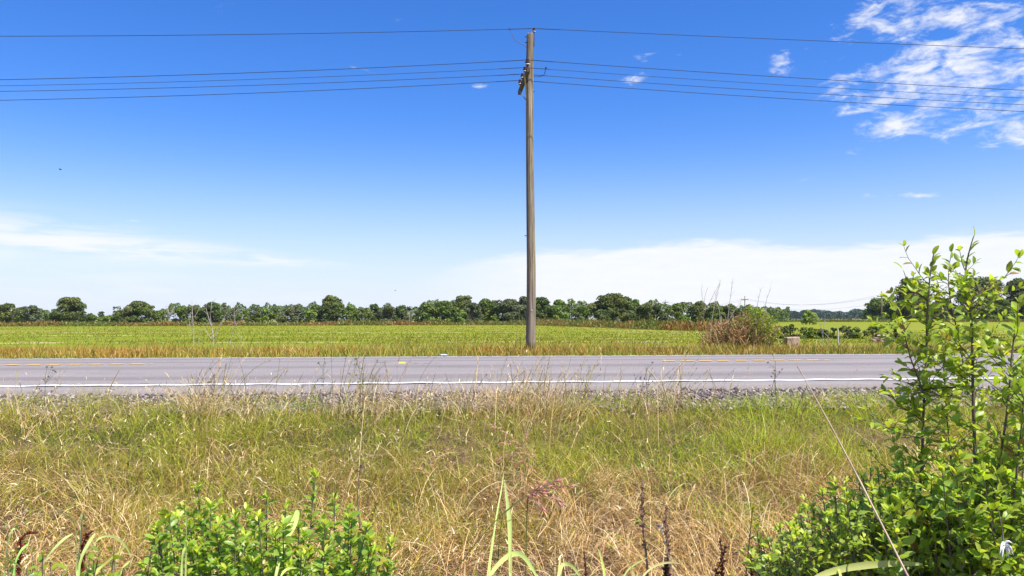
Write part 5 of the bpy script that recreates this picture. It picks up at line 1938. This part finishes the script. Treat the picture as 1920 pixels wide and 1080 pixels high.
# white stub post
q = Gp(1571, 27.5)
mb = MB(); tp = P(1571, 617, 27.5)
mb.tube([q, q.lerp(tp, .6), tp, tp + Vector((0, 0, .01))], [.028, .026, .025, .012], 8)
o = mb.build('stub_post', simple('bleached_post', (.62, .58, .52), .8, var=.2, scale=8))
tag(o, 'short whitish post stub in front of the far bushes', 'post')

gb = 'low dark bushes along the field ditch at right'
for px, top, w, cn, lab in [
    (1464, 610, 18, 'dark', 'small dark bush touching the right of the tangled bush'),
    (1482, 607, 22, 'dark', 'dark upright bush behind the stone block'),
    (1505, 612, 26, 'mid', 'mid green bush right of the one behind the stone block'),
    (1523, 613, 24, 'mid', 'green bush just left of the forked pale sapling'),
    (1540, 615, 18, 'dark', 'small dark bush behind the forked pale sapling'),
    (1562, 613, 20, 'dark', 'dark bush just left of the white post stub'),
    (1588, 609, 30, 'dark', 'tallest dark bush right of the white post stub'),
    (1612, 612, 36, 'mid', 'wide bush between the tallest one and the rubble'),
    (1637, 610, 22, 'dark', 'dark bush directly behind the rubble heap'),
    (1681, 614, 10, 'dark', 'narrow dark bush like a post left of the shrub'),
    (1866, 630, 20, 'mid', 'small bush seen through the right of the shrub')]:
    tree(px, top + 1, w * 1.55, 'oak' if px % 2 else 'round', cn, lab, 48, group=gb, cat='shrub', card=.06)

# litter, road marker, birds, wildflowers
M_plas = simple('crumpled_plastic', (.55, .60, .68), .25, var=.2, scale=14)
q = P(835, 668, 18.62); zb = road_z(18.45) + .035
bottle = empty('plastic_bottle', (q.x, 18.45 + SL * q.x, zb - .035), 'crushed pale plastic bottle lying on the far road edge left of the pole', 'litter')
ob = bottle.location
mb = MB(); bx = Vector((q.x, 18.45 + SL * q.x, zb))
mb.lathe(bx - Vector((.09, 0, .008)), (1, .1, .02), [(.014, 0), (.024, .007), (.025, .035), (.019, .056), (.024, .077), (.023, .12), (.010, .152), (.009, .165)], 10)
mb.build('bottle_body', M_plas, bottle, off=ob)
mb = MB(); mb.lathe(bx + Vector((.074, .0165, -.005)), (1, .1, .02), [(.011, 0), (.011, .016)], 10)
mb.build('cap', simple('blue_plastic', (.05, .12, .45), .4), bottle, off=ob)
q = P(757, 679.5, 14.05); zz_ = road_z(14.0)
mb = MB()
mx_, my_ = q.x, 14.0 + SL * q.x
mb.add([(mx_ - .06, my_ - .05, zz_ + .004), (mx_ + .06, my_ - .05, zz_ + .004), (mx_ + .06, my_ + .05, zz_ + .004), (mx_ - .06, my_ + .05, zz_ + .004),
        (mx_ - .045, my_ - .025, zz_ + .026), (mx_ + .045, my_ - .025, zz_ + .026), (mx_ + .045, my_ + .025, zz_ + .026), (mx_ - .045, my_ + .025, zz_ + .026)],
       [(0, 1, 5, 4), (1, 2, 6, 5), (2, 3, 7, 6), (3, 0, 4, 7), (4, 5, 6, 7)])
o = mb.build('road_marker', simple('yellow_reflector', (.85, .50, .06), .3, var=.1))
tag(o, 'yellow raised reflective marker on the road centre line', 'road marker')
M_bird = simple('dark_feather', (.03, .03, .035), .7)


def bird(px, py, Y, label, span=.4):
    c = P(px, py, Y)
    root = empty('bird', c, label, 'bird', None)
    mb = MB(); mb.lathe(c - Vector((.09, 0, 0)), (1, 0, .05), [(.008, 0), (.02, .03), (.035, .08), (.03, .13), (.018, .16), (.022, .18), (.006, .21)], 8)
    mb.build('body', M_bird, root, off=c, smooth=True)
    for s in (-1, 1):
        mb = MB()
        vs = [c + Vector((.04, 0, .02)), c + Vector((-.04, 0, .02)), c + Vector((-.03, s * span * .3, .07)), c + Vector((.05, s * span * .3, .07)), c + Vector((-.02, s * span * .5, .04))]
        mb.add(vs + [v - Vector((0, 0, .006)) for v in vs], [(0, 1, 2, 3), (3, 2, 4), (5, 8, 7, 6), (8, 9, 7), (0, 3, 8, 5), (1, 6, 7, 2), (3, 4, 9, 8), (2, 7, 9, 4)])
        mb.build('wing', M_bird, root, off=c)


bird(113, 318, 60, 'small dark bird flying in the blue sky at far left')
bird(741, 545, 110, 'tiny distant bird low over the treeline left of the pole')
M_wf = simple('white_wildflower', (.8, .8, .78), .6, var=.05)
for px, py, Y, lab in [(1142, 791, 7.3, 'larger white wildflower speck in the grass right of the pole'), (1188, 777, 7.6, 'small white wildflower speck above and right of the larger one'), (681, 699, 8.2, 'white wildflower speck on the branching weed by the white line')]:
    q = P(px, py, Y); b0 = Vector((q.x, Y, gz(q.x, Y)))
    root = empty('wildflower', b0, lab, 'flower', 'white wildflowers')
    mb = MB()
    for k in range(6):
        a = k * 1.047
        d = Vector((math.cos(a), math.sin(a) * .8, .35)) * .02
        s_ = Vector((-math.sin(a), math.cos(a), 0)) * .008
        mb.add([q, q + d * .6 - s_, q + d, q + d * .6 + s_], [(0, 1, 2, 3)])
    mb.build('petals', M_wf, root, off=b0)
    mb = MB(); mb.tube([b0, q], .0018, 4); mb.build('stem', M_stemg, root, off=b0)


# ------------------------------------------------------------------ thin air
hb = MB()
hb.box((0, 4700, 6.3), (13000, 11400, 15.0))
mh, t, gg, out = mat_base('thin_haze')
pv = N(t, 'ShaderNodeVolumePrincipled')
pv.inputs['Color'].default_value = (.85, .9, 1, 1)
pv.inputs['Density'].default_value = .00007
t.links.new(pv.outputs[0], out.inputs['Volume'])
o = hb.build('haze', mh)
tag(o, 'thin pale haze over the fields', 'haze', kind='stuff')
